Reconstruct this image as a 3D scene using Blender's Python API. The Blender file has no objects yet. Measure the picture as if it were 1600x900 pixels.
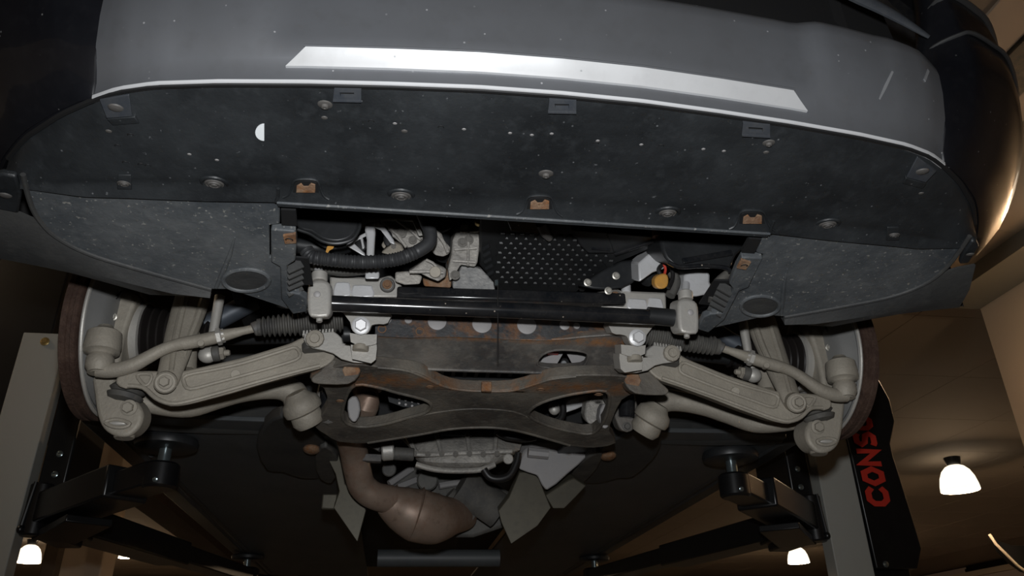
import bpy, bmesh, math, random
from mathutils import Vector, Matrix
from mathutils.geometry import tessellate_polygon
random.seed(7)
scene = bpy.context.scene
COL = scene.collection
# ------------------------------------------------------------------ camera, world, flash, exposure
CZ = 1.15                                   # lens height above the workshop floor
F = 1225.0
yaw, pitch, roll = [math.radians(a) for a in (8.735, 26.717, -1.0385)]
CAM = Vector((-0.175, 0.0, 0.0))            # working space: heights are measured from the lens
FW = Vector((math.sin(yaw)*math.cos(pitch), math.cos(yaw)*math.cos(pitch), math.sin(pitch)))
_r0 = Vector((math.cos(yaw), -math.sin(yaw), 0)); _u0 = _r0.cross(FW)
RT = _r0*math.cos(roll) + _u0*math.sin(roll)
UP = -_r0*math.sin(roll) + _u0*math.cos(roll)
cam_d = bpy.data.cameras.new('camera'); cam_d.sensor_width = 36; cam_d.lens = F*36/1600
cam_d.clip_start = .02; cam_d.clip_end = 200
cam = bpy.data.objects.new('camera', cam_d); COL.objects.link(cam)
m = Matrix.Identity(4)
for i in range(3):
    m[i][0] = RT[i]; m[i][1] = UP[i]; m[i][2] = -FW[i]
m.translation = CAM + Vector((0, 0, CZ))
cam.matrix_world = m
scene.camera = cam
world = bpy.data.worlds.new('hall_ambient'); scene.world = world; world.use_nodes = True
world.node_tree.nodes['Background'].inputs[0].default_value = (1.0, .72, .46, 1)
world.node_tree.nodes['Background'].inputs[1].default_value = .1
fl = bpy.data.lights.new('camera_flash', 'SPOT'); fl.energy = 56; fl.color = (.96, .98, 1.0)
fl.shadow_soft_size = .02; fl.spot_size = math.radians(95); fl.spot_blend = .75
flo = bpy.data.objects.new('camera_flash', fl); COL.objects.link(flo)
mf = m.copy(); mf.translation = CAM + UP*.11 + Vector((0, 0, CZ)); flo.matrix_world = mf
vs = scene.view_settings
vs.view_transform = 'Standard'; vs.look = 'None'; vs.gamma = 1; vs.use_curve_mapping = False
vs.exposure = 0.0

# ------------------------------------------------------------------ measuring helpers
def U(p, x=None, y=None, z=None, pl=None):
    """a photo point carried out to a known plane of the place (pl = (y0, z0, slope) : z = z0 + slope*(y-y0))"""
    d = FW + RT*((p[0]-800)/F) + UP*((450-p[1])/F)
    if y is not None: s = y/d.y
    elif z is not None: s = z/d.z
    elif x is not None: s = (x-CAM.x)/d.x
    else:
        y0, z0, k = pl
        s = (z0-k*y0)/(d.z-k*d.y)
    return CAM + d*s
def crop(x0, y0, s): return lambda u, v: (x0+s*u, y0+s*v)
cA = crop(0,0,.35); cB = crop(520,0,.35); cC = crop(1040,0,.35); cD = crop(0,240,.3); cE = crop(420,300,.25)
cF = crop(720,300,.3); cG = crop(1120,240,.3); cH = crop(80,430,.3); cI = crop(440,470,.2); cJ = crop(720,470,.2)
cK = crop(940,470,.3); cL = crop(0,630,.3); cM = crop(440,630,.3); cN = crop(720,630,.3); cO = crop(1040,630,.35)
def PX(cr, pts, **k): return [U(cr(*p), **k) for p in pts]
def ident(a, b): return (a, b)
def smooth(pts, n=4, closed=False):
    P = [Vector(p) for p in pts]; N = len(P); out = []
    rng = range(N) if closed else range(N-1)
    for i in rng:
        if closed: a, b, c, d = P[(i-1) % N], P[i], P[(i+1) % N], P[(i+2) % N]
        else: a, b, c, d = P[max(i-1,0)], P[i], P[i+1], P[min(i+2,N-1)]
        for j in range(n):
            t = j/n
            out.append(.5*((2*b)+(c-a)*t+(2*a-5*b+4*c-d)*t*t+(3*b-a-3*c+d)*t**3))
    if not closed: out.append(P[-1])
    return out
def lerp(a, b, t): return a+(b-a)*t
def interp(tab, x):
    if x <= tab[0][0]: return tab[0][1]
    for (a, b), (c, d) in zip(tab, tab[1:]):
        if x <= c: return b+(d-b)*(x-a)/(c-a)
    return tab[-1][1]
def basis(ax):
    ax = Vector(ax).normalized()
    t = Vector((0,0,1)) if abs(ax.z) < .9 else Vector((1,0,0))
    e1 = ax.cross(t).normalized(); e2 = ax.cross(e1).normalized()
    return e1, e2, ax

# ------------------------------------------------------------------ mesh helpers
MIR = False                                  # True while the mirror-image side of the car is built
ORG = {}
class MB:
    def __init__(s): s.v = []; s.f = []
    def add(s, vs, fs):
        o = len(s.v); s.v += [Vector(p) for p in vs]; s.f += [tuple(i+o for i in f) for f in fs]; return s
    def box(s, c, size, rot=None):
        c = Vector(c); h = Vector(size)/2; R = rot or Matrix.Identity(3); vs = []
        for x in (-1,1):
            for y in (-1,1):
                for z in (-1,1): vs.append(c + R @ Vector((x*h.x, y*h.y, z*h.z)))
        return s.add(vs, [(0,1,3,2),(4,6,7,5),(0,4,5,1),(2,3,7,6),(0,2,6,4),(1,5,7,3)])
    def beam(s, a, b, w, h, up=(0,0,1)):
        a = Vector(a); b = Vector(b); d = (b-a).normalized(); sx = d.cross(Vector(up)).normalized(); uz = sx.cross(d)
        vs = [p+sx*(i*w/2)+uz*(j*h/2) for p in (a,b) for i, j in ((-1,-1),(1,-1),(1,1),(-1,1))]
        return s.add(vs, [(0,1,2,3),(7,6,5,4),(0,4,5,1),(1,5,6,2),(2,6,7,3),(3,7,4,0)])
    def prism(s, pts, vec):
        vec = Vector(vec); n = len(pts); P = [Vector(p) for p in pts]
        nn = Vector((0,0,0))
        for i in range(n): nn += P[i].cross(P[(i+1) % n])
        if nn.dot(vec) > 0: P = P[::-1]
        return s.add(P+[p+vec for p in P], [tuple(range(n)), tuple(range(2*n-1, n-1, -1))] + [(i, i+n, (i+1) % n+n, (i+1) % n) for i in range(n)])
    def holed(s, loops, vec):
        """plate with holes: loops[0] the outline, the rest holes"""
        vec = Vector(vec); allp = [Vector(p) for L in loops for p in L]; n = len(allp)
        tri = tessellate_polygon([[Vector(p) for p in L] for L in loops])
        fs = [tuple(t) for t in tri] + [tuple(i+n for i in t[::-1]) for t in tri]
        o = 0
        for L in loops:
            k = len(L); fs += [(o+i, o+(i+1) % k, o+(i+1) % k+n, o+i+n) for i in range(k)]; o += k
        return s.add(allp+[p+vec for p in allp], fs)
    def tube(s, path, r, n=12, caps=True, flat=1.0, flatdir=None):
        P = [Vector(p) for p in path]; N = len(P)
        R = [r]*N if not isinstance(r, (list, tuple)) else [interp([(i/(len(r)-1), q) for i, q in enumerate(r)], k/(N-1)) for k in range(N)]
        vs = []; fs = []; prev = None
        for i in range(N):
            d = (P[min(i+1,N-1)]-P[max(i-1,0)]).normalized()
            if flatdir is not None: e1 = (Vector(flatdir)-d*d.dot(Vector(flatdir))).normalized()
            elif prev is None: e1 = basis(d)[0]
            else: e1 = (prev-d*d.dot(prev)).normalized()
            prev = e1; e2 = d.cross(e1)
            for j in range(n):
                a = 2*math.pi*j/n; vs.append(P[i]+e1*(math.cos(a)*R[i]*flat)+e2*(math.sin(a)*R[i]))
        for i in range(N-1):
            for j in range(n):
                k = (j+1) % n; fs.append((i*n+j, i*n+k, (i+1)*n+k, (i+1)*n+j))
        if caps: fs += [tuple(range(n-1,-1,-1)), tuple(range((N-1)*n, N*n))]
        return s.add(vs, fs)
    def lathe(s, p, ax, prof, n=24, a0=0, a1=2*math.pi, closed=True):
        p = Vector(p); e1, e2, ax = basis(ax); vs = []; fs = []; k = len(prof)
        full = abs(a1-a0-2*math.pi) < 1e-6; cnt = n if full else n+1
        for j in range(cnt):
            a = a0+(a1-a0)*j/n; d = e1*math.cos(a)+e2*math.sin(a)
            for t, r in prof: vs.append(p+ax*t+d*max(r,1e-5))
        for j in range(n):
            j2 = (j+1) % cnt
            for i in range(k-1): fs.append((j*k+i, j*k+i+1, j2*k+i+1, j2*k+i))
        return s.add(vs, fs)
    def cyl(s, a, b, r, n=20, r2=None):
        a = Vector(a); b = Vector(b); L = (b-a).length; r2 = r if r2 is None else r2
        c = min(r, r2, L)*.15
        return s.lathe(a, b-a, [(0,0),(0,r-c),(c,r),(L-c,r2),(L,r2-c),(L,0)], n)
    def ell(s, c, r, n=16, rot=None):
        c = Vector(c); R = rot or Matrix.Identity(3); vs = []; fs = []; m = n//2
        for i in range(m+1):
            t = math.pi*i/m
            for j in range(n):
                a = 2*math.pi*j/n
                vs.append(c + R @ Vector((r[0]*math.sin(t)*math.cos(a), r[1]*math.sin(t)*math.sin(a), r[2]*math.cos(t))))
        for i in range(m):
            for j in range(n):
                k = (j+1) % n; fs.append((i*n+j, (i+1)*n+j, (i+1)*n+k, i*n+k))
        return s.add(vs, fs)
    def grid(s, rows, thick=None):
        nr = len(rows); nc = len(rows[0]); vs = [Vector(p) for r in rows for p in r]
        fs = [(i*nc+j, i*nc+j+1, (i+1)*nc+j+1, (i+1)*nc+j) for i in range(nr-1) for j in range(nc-1)]
        if thick is not None:
            t = Vector(thick); n = len(vs); vs += [p+t for p in vs]
            fs += [tuple(i+n for i in f[::-1]) for f in fs]
            ring = [j for j in range(nc)]+[i*nc+nc-1 for i in range(1,nr)]+[(nr-1)*nc+j for j in range(nc-2,-1,-1)]+[i*nc for i in range(nr-2,0,-1)]
            fs += [(ring[i], ring[i-1], ring[i-1]+n, ring[i]+n) for i in range(len(ring))]
        return s.add(vs, fs)
    def build(s, name, mat, parent=None, bevel=0, ang=38, label=None, seg=2, kind=None):
        o0 = ORG.get(parent.name, Vector((0,0,0))) if parent else Vector((0,0,-CZ))
        vs = [Vector((-p.x, p.y, p.z)) if MIR else p for p in s.v]
        me = bpy.data.meshes.new(name); me.from_pydata([p-o0 for p in vs], [], s.f); me.validate()
        bm = bmesh.new(); bm.from_mesh(me); bmesh.ops.remove_doubles(bm, verts=bm.verts, dist=2e-5)
        bmesh.ops.recalc_face_normals(bm, faces=bm.faces)
        bm.to_mesh(me); bm.free()
        for p in me.polygons: p.use_smooth = True
        me.set_sharp_from_angle(angle=math.radians(ang))
        me.materials.append(mat)
        ob = bpy.data.objects.new(name, me); COL.objects.link(ob); ob.parent = parent
        ORG[ob.name] = o0
        if bevel:
            b = ob.modifiers.new('edge', 'BEVEL'); b.width = bevel; b.segments = seg; b.limit_method = 'ANGLE'; b.angle_limit = math.radians(35); b.harden_normals = False
        if label: ob['label'] = label
        if kind: ob['kind'] = kind
        return ob
def tag(o, label=None, cat=None, group=None, kind=None):
    if label: o['label'] = label
    if cat: o['category'] = cat
    if group: o['group'] = group
    if kind: o['kind'] = kind
    return o
def thing(name, loc, label, cat, group=None):
    o = bpy.data.objects.new(name, None); COL.objects.link(o); o.empty_display_size = .1
    o.location = Vector(loc)+Vector((0,0,CZ)); ORG[o.name] = Vector(loc)
    return tag(o, label, cat, group)
SH = {}
def inst(key, maker, name, mat, parent, p, ax, sc=1.0, label=None, spin=0):
    """a small repeated piece (bolt, clip, rivet) that shares its mesh with its fellows"""
    if (key, mat.name) not in SH:
        b = maker(); me = bpy.data.meshes.new(key); me.from_pydata(b.v, [], b.f)
        bm = bmesh.new(); bm.from_mesh(me); bmesh.ops.remove_doubles(bm, verts=bm.verts, dist=1e-4); bmesh.ops.recalc_face_normals(bm, faces=bm.faces); bm.to_mesh(me); bm.free()
        for q in me.polygons: q.use_smooth = True
        me.set_sharp_from_angle(angle=math.radians(35)); me.materials.append(mat); SH[(key, mat.name)] = me
    p = Vector(p); ax = Vector(ax).normalized()
    if MIR: p = Vector((-p.x, p.y, p.z)); ax = Vector((-ax.x, ax.y, ax.z))
    e1, e2, e3 = basis(ax)
    ob = bpy.data.objects.new(name, SH[(key, mat.name)]); COL.objects.link(ob); ob.parent = parent
    R = Matrix((e1, e2, e3)).transposed().to_4x4() @ Matrix.Rotation(spin, 4, 'Z')
    o0 = ORG.get(parent.name, Vector((0,0,0)))
    ob.matrix_local = Matrix.Translation(p-o0) @ R @ Matrix.Scale(sc, 4)
    ORG[ob.name] = o0
    if label: ob['label'] = label
    return ob
# unit pieces, about 1 wide, axis +z is outwards
def mk_hex():
    b = MB(); b.lathe((0,0,0), (0,0,1), [(0,.0),(0,.95),(.12,.95),(.2,.8),(.2,0)], 20)
    b.lathe((0,0,.18), (0,0,1), [(0,.66),(.45,.66),(.55,.56),(.55,0)], 6); return b
def mk_nut():
    b = MB(); b.lathe((0,0,0), (0,0,1), [(0,0),(0,1),(.6,1),(.75,.85),(.75,.45)], 6)
    b.lathe((0,0,0), (0,0,1), [(0,.46),(1.3,.46),(1.5,.34),(1.5,0)], 12); return b
def mk_clip():
    return MB().lathe((0,0,0), (0,0,1), [(0,1),(.1,.98),(.16,.86),(.08,.8),(.1,.7),(.24,.62),(.26,.5),(.14,.44),(.16,.36),(.3,.28),(.3,0)], 24)
def mk_dome():
    return MB().lathe((0,0,0), (0,0,1), [(0,1),(.18,.9),(.3,.62),(.36,.3),(.36,0)], 16)
def mk_torx():
    return MB().lathe((0,0,0), (0,0,1), [(0,1),(.12,.97),(.2,.8),(.22,.5),(.55,.46),(.6,.36),(.6,.2),(.3,.18),(.3,0)], 18)
def mk_ring():
    return MB().lathe((0,0,0), (0,0,1), [(-.05,1.25),(.12,1.2),(.16,1.05),(.06,.9),(-.05,.88),(-.3,.86),(-.3,0)], 18)
def hexb(p, ax, r, parent, mat, name='bolt', **k): return inst('hex', mk_hex, name, mat, parent, p, ax, r, **k)
# ------------------------------------------------------------------ materials
def mat(name, col, rough=.5, metal=0.0, dust=None, amt=.4, scale=6.0, specks=0.0, bump=.0, coat=0.0, speckcol=(.42,.43,.44), rust=None, rustamt=.5, rustscale=9, band=None, spec=.5, bscale=140, ssz=.13, chips=None):
    M = bpy.data.materials.new(name); M.use_nodes = True; nt = M.node_tree; N = nt.nodes; L = nt.links
    B = N['Principled BSDF']; B.inputs['Roughness'].default_value = rough; B.inputs['Metallic'].default_value = metal
    B.inputs['Coat Weight'].default_value = coat; B.inputs['Coat Roughness'].default_value = .05
    B.inputs['Specular IOR Level'].default_value = spec
    tc = N.new('ShaderNodeTexCoord'); base = N.new('ShaderNodeRGB'); base.outputs[0].default_value = (*col, 1); out = base.outputs[0]
    def noise(sc, det=6, rg=.6):
        n = N.new('ShaderNodeTexNoise'); n.inputs['Scale'].default_value = sc; n.inputs['Detail'].default_value = det; n.inputs['Roughness'].default_value = rg
        L.new(tc.outputs['Object'], n.inputs['Vector']); return n.outputs['Fac']
    def ramp(fac, a, b):
        r = N.new('ShaderNodeMapRange'); r.inputs[1].default_value = a; r.inputs[2].default_value = b; L.new(fac, r.inputs[0]); return r.outputs[0]
    def mul(a, k):
        q = N.new('ShaderNodeMath'); q.operation = 'MULTIPLY'; L.new(a, q.inputs[0]); q.inputs[1].default_value = k; return q.outputs[0]
    def mix(fac, a, c):
        x = N.new('ShaderNodeMix'); x.data_type = 'RGBA'; L.new(fac, x.inputs[0]); L.new(a, x.inputs[6]); x.inputs[7].default_value = (*c, 1); return x.outputs[2]
    if dust:
        out = mix(mul(ramp(noise(scale), .35, .7), amt), out, dust)
        out = mix(mul(ramp(noise(scale*7, 3), .52, .75), amt*.6), out, dust)
    if rust:
        rf = ramp(noise(rustscale, 8, .7), .47, .62)
        if band:                                # rust gathers along one seam of the pressing (y0, width), broken up by the noise
            sp = N.new('ShaderNodeSeparateXYZ'); L.new(tc.outputs['Object'], sp.inputs[0])
            d0 = N.new('ShaderNodeMath'); d0.operation = 'SUBTRACT'; L.new(sp.outputs[1], d0.inputs[0]); d0.inputs[1].default_value = band[0]
            d1 = N.new('ShaderNodeMath'); d1.operation = 'ABSOLUTE'; L.new(d0.outputs[0], d1.inputs[0])
            g = ramp(d1.outputs[0], band[1], band[1]*.2); g2 = N.new('ShaderNodeMath'); g2.operation = 'ADD'; g2.inputs[1].default_value = .06; L.new(g, g2.inputs[0])
            nz = ramp(noise(rustscale, 8, .75), .38, .60)
            q2 = N.new('ShaderNodeMath'); q2.operation = 'MULTIPLY'; L.new(g2.outputs[0], q2.inputs[0]); L.new(nz, q2.inputs[1]); rf = q2.outputs[0]
        out = mix(mul(rf, rustamt), out, rust)
        r2 = ramp(noise(rustscale*2.3, 6, .7), .58, .7)
        if band:
            q3 = N.new('ShaderNodeMath'); q3.operation = 'MULTIPLY'; L.new(r2, q3.inputs[0]); L.new(g2.outputs[0], q3.inputs[1]); r2 = q3.outputs[0]
        out = mix(mul(r2, rustamt*.8), out, tuple(c*.35 for c in rust))
    if specks:
        v = N.new('ShaderNodeTexVoronoi'); v.inputs['Scale'].default_value = 85; L.new(tc.outputs['Object'], v.inputs['Vector'])
        s = ramp(v.outputs['Distance'], ssz, ssz*.6)
        w = N.new('ShaderNodeSeparateColor'); L.new(v.outputs['Color'], w.inputs[0]); g = ramp(w.outputs[0], 1-specks, 1-specks*.6)
        q = N.new('ShaderNodeMath'); q.operation = 'MULTIPLY'; L.new(s, q.inputs[0]); L.new(g, q.inputs[1])
        out = mix(q.outputs[0], out, speckcol)
    if chips:                                   # stone chips: ragged pale flecks
        out = mix(mul(ramp(noise(chips[0], 3, .55), chips[1], chips[1]+.05), chips[2]), out, speckcol)
    L.new(out, B.inputs['Base Color'])
    if bump:
        b = N.new('ShaderNodeBump'); b.inputs['Strength'].default_value = bump; b.inputs['Distance'].default_value = .004
        L.new(noise(bscale, 4), b.inputs['Height']); L.new(b.outputs[0], B.inputs['Normal'])
    return M
def emit(name, col, st):
    M = bpy.data.materials.new(name); M.use_nodes = True; N = M.node_tree.nodes; B = N['Principled BSDF']
    B.inputs['Base Color'].default_value = (.8,.8,.8,1); B.inputs['Emission Color'].default_value = (*col,1); B.inputs['Emission Strength'].default_value = st
    return M
paint = mat('body_paint', (.0045,.005,.007), .42, 0, coat=.35, spec=.25, specks=.2, speckcol=(.12,.12,.12), dust=(.02,.02,.022), amt=.25, scale=9)
skid = mat('grey_skid_paint', (.175,.183,.198), .38, .5, dust=(.11,.11,.11), amt=.35, scale=5, specks=.16, speckcol=(.5,.5,.52))
silver = mat('silver_paint', (.82,.83,.84), .33, .5, dust=(.5,.5,.5), amt=.3, specks=.06)
lip = mat('lip_paint', (.85,.86,.88), .34, .4, dust=(.6,.6,.6), amt=.3)
tray = mat('undertray_plastic', (.0095,.011,.0125), .5, 0, dust=(.045,.05,.054), amt=.5, scale=7, specks=.2, speckcol=(.12,.125,.13), bump=.15, chips=(120,.70,.7))
shield = mat('dusty_shield_plastic', (.05,.057,.064), .58, 0, dust=(.16,.165,.165), amt=.6, scale=8, specks=.3, speckcol=(.27,.265,.245), bump=.35, bscale=60, ssz=.14, chips=(150,.64,.7))
liner = mat('liner_plastic', (.03,.031,.032), .62, 0, dust=(.08,.078,.072), amt=.5, scale=6, bump=.2)
clipm = mat('dirty_clip_plastic', (.06,.06,.06), .6, 0, dust=(.17,.15,.13), amt=.6, scale=60)
sock = mat('blue_grey_socket', (.035,.04,.048), .4, 0, dust=(.08,.08,.08), amt=.4, scale=40)
alud = mat('dusty_aluminium', (.25,.225,.185), .62, .15, dust=(.37,.335,.275), amt=.6, scale=14, bump=.25, bscale=220)
alul = mat('light_aluminium', (.42,.405,.375), .5, .35, dust=(.5,.47,.42), amt=.5, scale=14, bump=.15)
aluc = mat('bright_aluminium', (.66,.66,.67), .4, .3, dust=(.48,.47,.44), amt=.45, scale=18, bump=.1)
cast = mat('grey_casting', (.27,.255,.235), .6, .25, dust=(.52,.49,.44), amt=.7, scale=22, bump=.8, bscale=90)
steel = mat('zinc_bolt', (.5,.48,.43), .4, .6, dust=(.3,.27,.22), amt=.5, scale=60)
blackg = mat('black_gloss_steel', (.008,.009,.011), .17, 0, dust=(.06,.055,.05), amt=.25, scale=30, coat=.4, specks=.25, speckcol=(.35,.3,.25))
blackp = mat('black_plastic', (.012,.013,.014), .42, 0, dust=(.035,.036,.038), amt=.5, scale=12)
rubber = mat('grey_rubber', (.055,.053,.05), .65, 0, dust=(.15,.14,.12), amt=.55, scale=18)
hosem = mat('hose_rubber', (.022,.023,.025), .5, 0, dust=(.06,.06,.06), amt=.5, scale=20)
cvm = mat('cv_boot_rubber', (.012,.011,.011), .45)
boot = mat('pleated_boot', (.016,.0135,.0125), .36)
scr = mat('scratched_paint', (.26,.265,.275), .5, .3)
subf = mat('subframe_steel', (.05,.05,.05), .55, .1, dust=(.24,.22,.19), amt=.65, scale=7, rust=(.27,.115,.035), rustamt=.75, rustscale=46, bump=.3, band=(1.316-2.6,.013))
flangem = mat('flange_steel', (.03,.032,.036), .5, .1, dust=(.11,.105,.1), amt=.5, scale=9, rust=(.24,.1,.03), rustamt=.5, rustscale=24, bump=.3)
brace = mat('rusty_brace_steel', (.06,.056,.05), .6, .1, dust=(.22,.2,.165), amt=.7, scale=8, rust=(.26,.105,.03), rustamt=.75, rustscale=34, bump=.35, band=(1.405-2.6,.036))
rustm = mat('rust', (.13,.065,.035), .8, 0, dust=(.32,.22,.14), amt=.75, scale=45, rust=(.22,.085,.022), rustamt=.8, rustscale=50, bump=.5)
rotor = mat('rusty_rotor', (.04,.02,.013), .8, .1, dust=(.085,.048,.032), amt=.7, scale=25, rust=(.03,.012,.007), rustamt=.7, rustscale=30, bump=.6)
backpl = mat('backing_plate', (.23,.23,.225), .55, .35, dust=(.3,.29,.27), amt=.5, scale=12)
exh = mat('exhaust_steel', (.3,.215,.165), .5, .35, dust=(.2,.165,.13), amt=.6, scale=9, rust=(.17,.085,.05), rustamt=.45, rustscale=14)
heat = mat('heat_shield', (.105,.095,.07), .5, .4, dust=(.055,.05,.04), amt=.6, scale=9)
floorm = mat('underbody_panel', (.06,.066,.07), .5, 0, dust=(.10,.106,.108), amt=.6, scale=4)
sillm = mat('sill_black', (.03,.031,.032), .4, 0, dust=(.05,.05,.05), amt=.4)
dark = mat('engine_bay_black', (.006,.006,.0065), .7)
liner2 = mat('rear_liner_plastic', (.035,.036,.036), .6, 0, dust=(.075,.072,.066), amt=.6, scale=5)
amber = mat('amber_plastic', (.55,.27,.05), .5, 0, dust=(.35,.2,.07), amt=.5, scale=60)
redm = mat('red_plastic', (.5,.05,.03), .5)
white = mat('white_plastic', (.75,.78,.8), .5)
grey = mat('pale_grey_metal', (.3,.29,.29), .6, .2, dust=(.38,.36,.34), amt=.4, scale=20)
liftg = mat('lift_grey_sheet', (.36,.355,.32), .45, 0, dust=(.31,.3,.27), amt=.3, scale=3)
liftb = mat('lift_black', (.0055,.0055,.006), .32, 0, dust=(.016,.016,.016), amt=.4, scale=5)
lred = mat('red_lettering', (.55,.032,.018), .5)
zinc = mat('zinc_screw', (.4,.48,.5), .22, .9)
brass = mat('brass_bolt', (.55,.4,.16), .35, .8)
ceilm = mat('ceiling_tile', (.33,.265,.205), .85, 0, dust=(.28,.225,.17), amt=.4, scale=.6)
jointm = mat('tile_joint', (.27,.215,.165), .9)
wallm = mat('beige_wall', (.62,.51,.40), .85, 0, dust=(.56,.46,.36), amt=.3, scale=1)
wallg = mat('grey_wall_band', (.22,.21,.18), .85)
beamd = mat('dark_beam', (.06,.038,.026), .7, 0, dust=(.04,.028,.02), amt=.5, scale=3)
trayd = mat('speckled_cable_tray', (.03,.025,.018), .7, 0, dust=(.2,.15,.08), amt=.55, scale=18)
pink = mat('far_wall', (.6,.5,.48), .85)
floorc = mat('concrete_floor', (.2,.19,.17), .8, 0, dust=(.15,.14,.13), amt=.5, scale=1)
shade = emit('lamp_glass', (1.0, .86, .66), 1.5)
pipem = mat('pale_pipe', (.55,.47,.42), .5)
# ------------------------------------------------------------------ the hall
def struct(name, mb, mt, bevel=0, label=None):
    o = mb.build(name, mt, None, bevel); o['kind'] = 'structure'
    if label: o['label'] = label
    return o
CE = 2.4                                                            # ceiling height above the lens
struct('floor', MB().box((3,10,-CZ-.05), (40,44,.1)), floorc, label='grey concrete workshop floor')
slab = struct('ceiling', MB().box((3,10,CE+.06), (40,44,.1)), jointm, label='brown tiled ceiling of the dim hall')
pm = None
for ix in range(-6, 10):                                            # the tiles that show at their own size
    for iy in range(0, 17):
        if (ix < -4 and iy < 5): continue
        if pm is None:
            pm = bpy.data.meshes.new('ceiling_tile'); bm = bmesh.new(); bmesh.ops.create_cube(bm, size=1)
            for v in bm.verts: v.co = Vector((v.co.x*1.195, v.co.y*1.195, v.co.z*.03))
            bm.to_mesh(pm); bm.free(); pm.materials.append(ceilm)
        t = bpy.data.objects.new('ceiling_tile', pm); COL.objects.link(t); t.parent = slab
        t.location = (ix*1.2+.6, iy*1.2+.6, CE+CZ+.005)
struct('wall_right', MB().box((3.84+.15, -1.77, .62), (.3, 12.46, 3.54)), wallm, label='beige wall to the right of the lift')
struct('trim_1', MB().box((3.66, -1.77, CE-.06), (.34, 12.46, .1)), wallg, label='grey band where the right wall meets the ceiling')
struct('wall_far_right', MB().box((14.2, 12, .6), (.3, 26, 3.58)), pink, label='pinkish far wall beyond the lamps')
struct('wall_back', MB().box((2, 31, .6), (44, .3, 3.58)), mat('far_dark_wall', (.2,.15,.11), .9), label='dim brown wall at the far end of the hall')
struct('trim_2', MB().box((14.0, 12, CE-.2), (.14, 26, .12)), wallm, label='pale moulding along the top of the far right wall')
# window frame low on the far right wall
wf = MB()
p1 = U((1512,889), x=14.0); p2 = U((1600,889), x=14.0)
wf.box((14.0,(p1.y+p2.y)/2-1,p1.z), (.08, abs(p1.y-p2.y)+2, .12)); wf.box((14.0,p1.y,p1.z-.7), (.08,.12,1.4))
struct('window_1', wf, liftb, label='black window frame on the far right wall')
# pillars on the left
def pillar(name, l, r, y, mt, label):
    a = U(l, y=y); b = U(r, y=y); w = b.x-a.x
    o = MB().box(((a.x+b.x)/2, y+w/2, .62), (w, w, 3.52)).build(name, mt, None, .01)
    tag(o, label, 'pillar', kind='structure'); del o['category']; return o
pillar('wall_pillar_beige', (92,890), (158,890), 6.0, wallm, 'beige square pillar behind the left lift arms')
pillar('wall_pillar_brown', (62,890), (86,890), 5.4, mat('brown_pillar', (.10,.075,.05), .8), 'narrow brown pillar next to the beige one')
# beams and services under the ceiling, all running with the car
def runner(name, x0, x1, z0, z1, mt, label, cat, y0=-2, y1=24, group=None):
    o = MB().box(((x0+x1)/2, (y0+y1)/2, (z0+z1)/2), (x1-x0, y1-y0, z1-z0)).build(name, mt, None, .004)
    return tag(o, label, cat, group)
runner('ceiling_beam', 2.10, 2.33, CE-.02-.0, CE+.0, wallm, 'pale flat ceiling strip nearest the bumper on the right', 'beam', y1=9)
runner('cable_tray', 2.34, 2.58, CE-.03, CE, trayd, 'dark speckled cable tray between two pale ceiling strips', 'cable tray', y1=9)
runner('ceiling_beam', 2.59, 2.74, CE-.02, CE, wallm, 'narrow pale ceiling strip beyond the speckled tray', 'beam', y1=9)
runner('ceiling_beam', -3.4, -3.0, CE-.35, CE, beamd, 'dark brown beam under the ceiling left of the car', 'beam', y0=2)
runner('ceiling_beam', -2.15, -1.85, CE-.25, CE, beamd, 'dark brown beam close beside the left sill', 'beam', y0=2)
# dark cloth hanging in front of the far wall
hc = thing('hanging_banner', U((1590,838), y=9.0), 'dark banner with a pale edge hanging at the lower right', 'banner')
MB().prism([U(p, y=9.0) for p in ((1547,836),(1562,846),(1582,852),(1650,852),(1650,905),(1598,893),(1580,880),(1562,862))], (0,.05,0)).build('cloth', liftb, hc, .005)
MB().tube([U(p, y=8.98) for p in ((1546,835),(1556,850),(1574,868),(1590,884),(1612,900))], .018, 8).build('pale_edge', wallm, hc, label='pale edging')
q = U((1640,855), y=9.02); MB().tube([q, Vector((q.x,q.y,CE))], .012, 6).build('cord', liftb, hc)
# ceiling lamps
lights = []
def lamp(px, size, label):
    c = U(px, z=CE-.30); return lamp_at(c.x, c.y, size, label)
def lamp_at(x, y, size, label, z=CE, en=75):
    c = Vector((x, y, 0))
    t = thing('ceiling_lamp', (c.x, c.y, z), label, 'lamp', 'bell lamps of the hall')
    r = size
    MB().lathe((c.x,c.y,z), (0,0,-1), [(0,0),(0,r*.42),(r*.06,r*.46),(r*.5,r*.36),(r*.55,r*.3),(r*.55,0)], 20).build('lamp_mount', liftb, t, label='black cylindrical mount')
    h = r*.5
    MB().lathe((c.x,c.y,z-h), (0,0,-1), [(0,0),(0,.3*r),(.1*r,.52*r),(.35*r,.76*r),(.7*r,.92*r),(1.15*r,1.02*r),(1.45*r,1.05*r),(1.47*r,1.02*r),(1.1*r,.98*r),(.7*r,.88*r),(.35*r,.7*r)], 28).build('lamp_shade', shade, t, label='white glowing bell-shaped glass shade')
    l = bpy.data.lights.new('lamp_bulb', 'POINT'); l.energy = en; l.color = (1,.72,.45); l.shadow_soft_size = .1
    lo = bpy.data.objects.new('lamp_bulb', l); COL.objects.link(lo); lo.parent = t; lo.location = (0,0,-h-1.6*r)
    return t
lamp((1497,752), .21, 'glowing white bell lamp, largest, right of the lettered lift cover')
lamp((1247,872), .20, 'glowing white bell lamp just below the right rear lift arm')
lamp((45,870), .20, 'glowing white bell lamp low on the left beside the grey lift post')
lamp((192,881), .10, 'tiny glowing lamp under the left rear lift arm')
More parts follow.
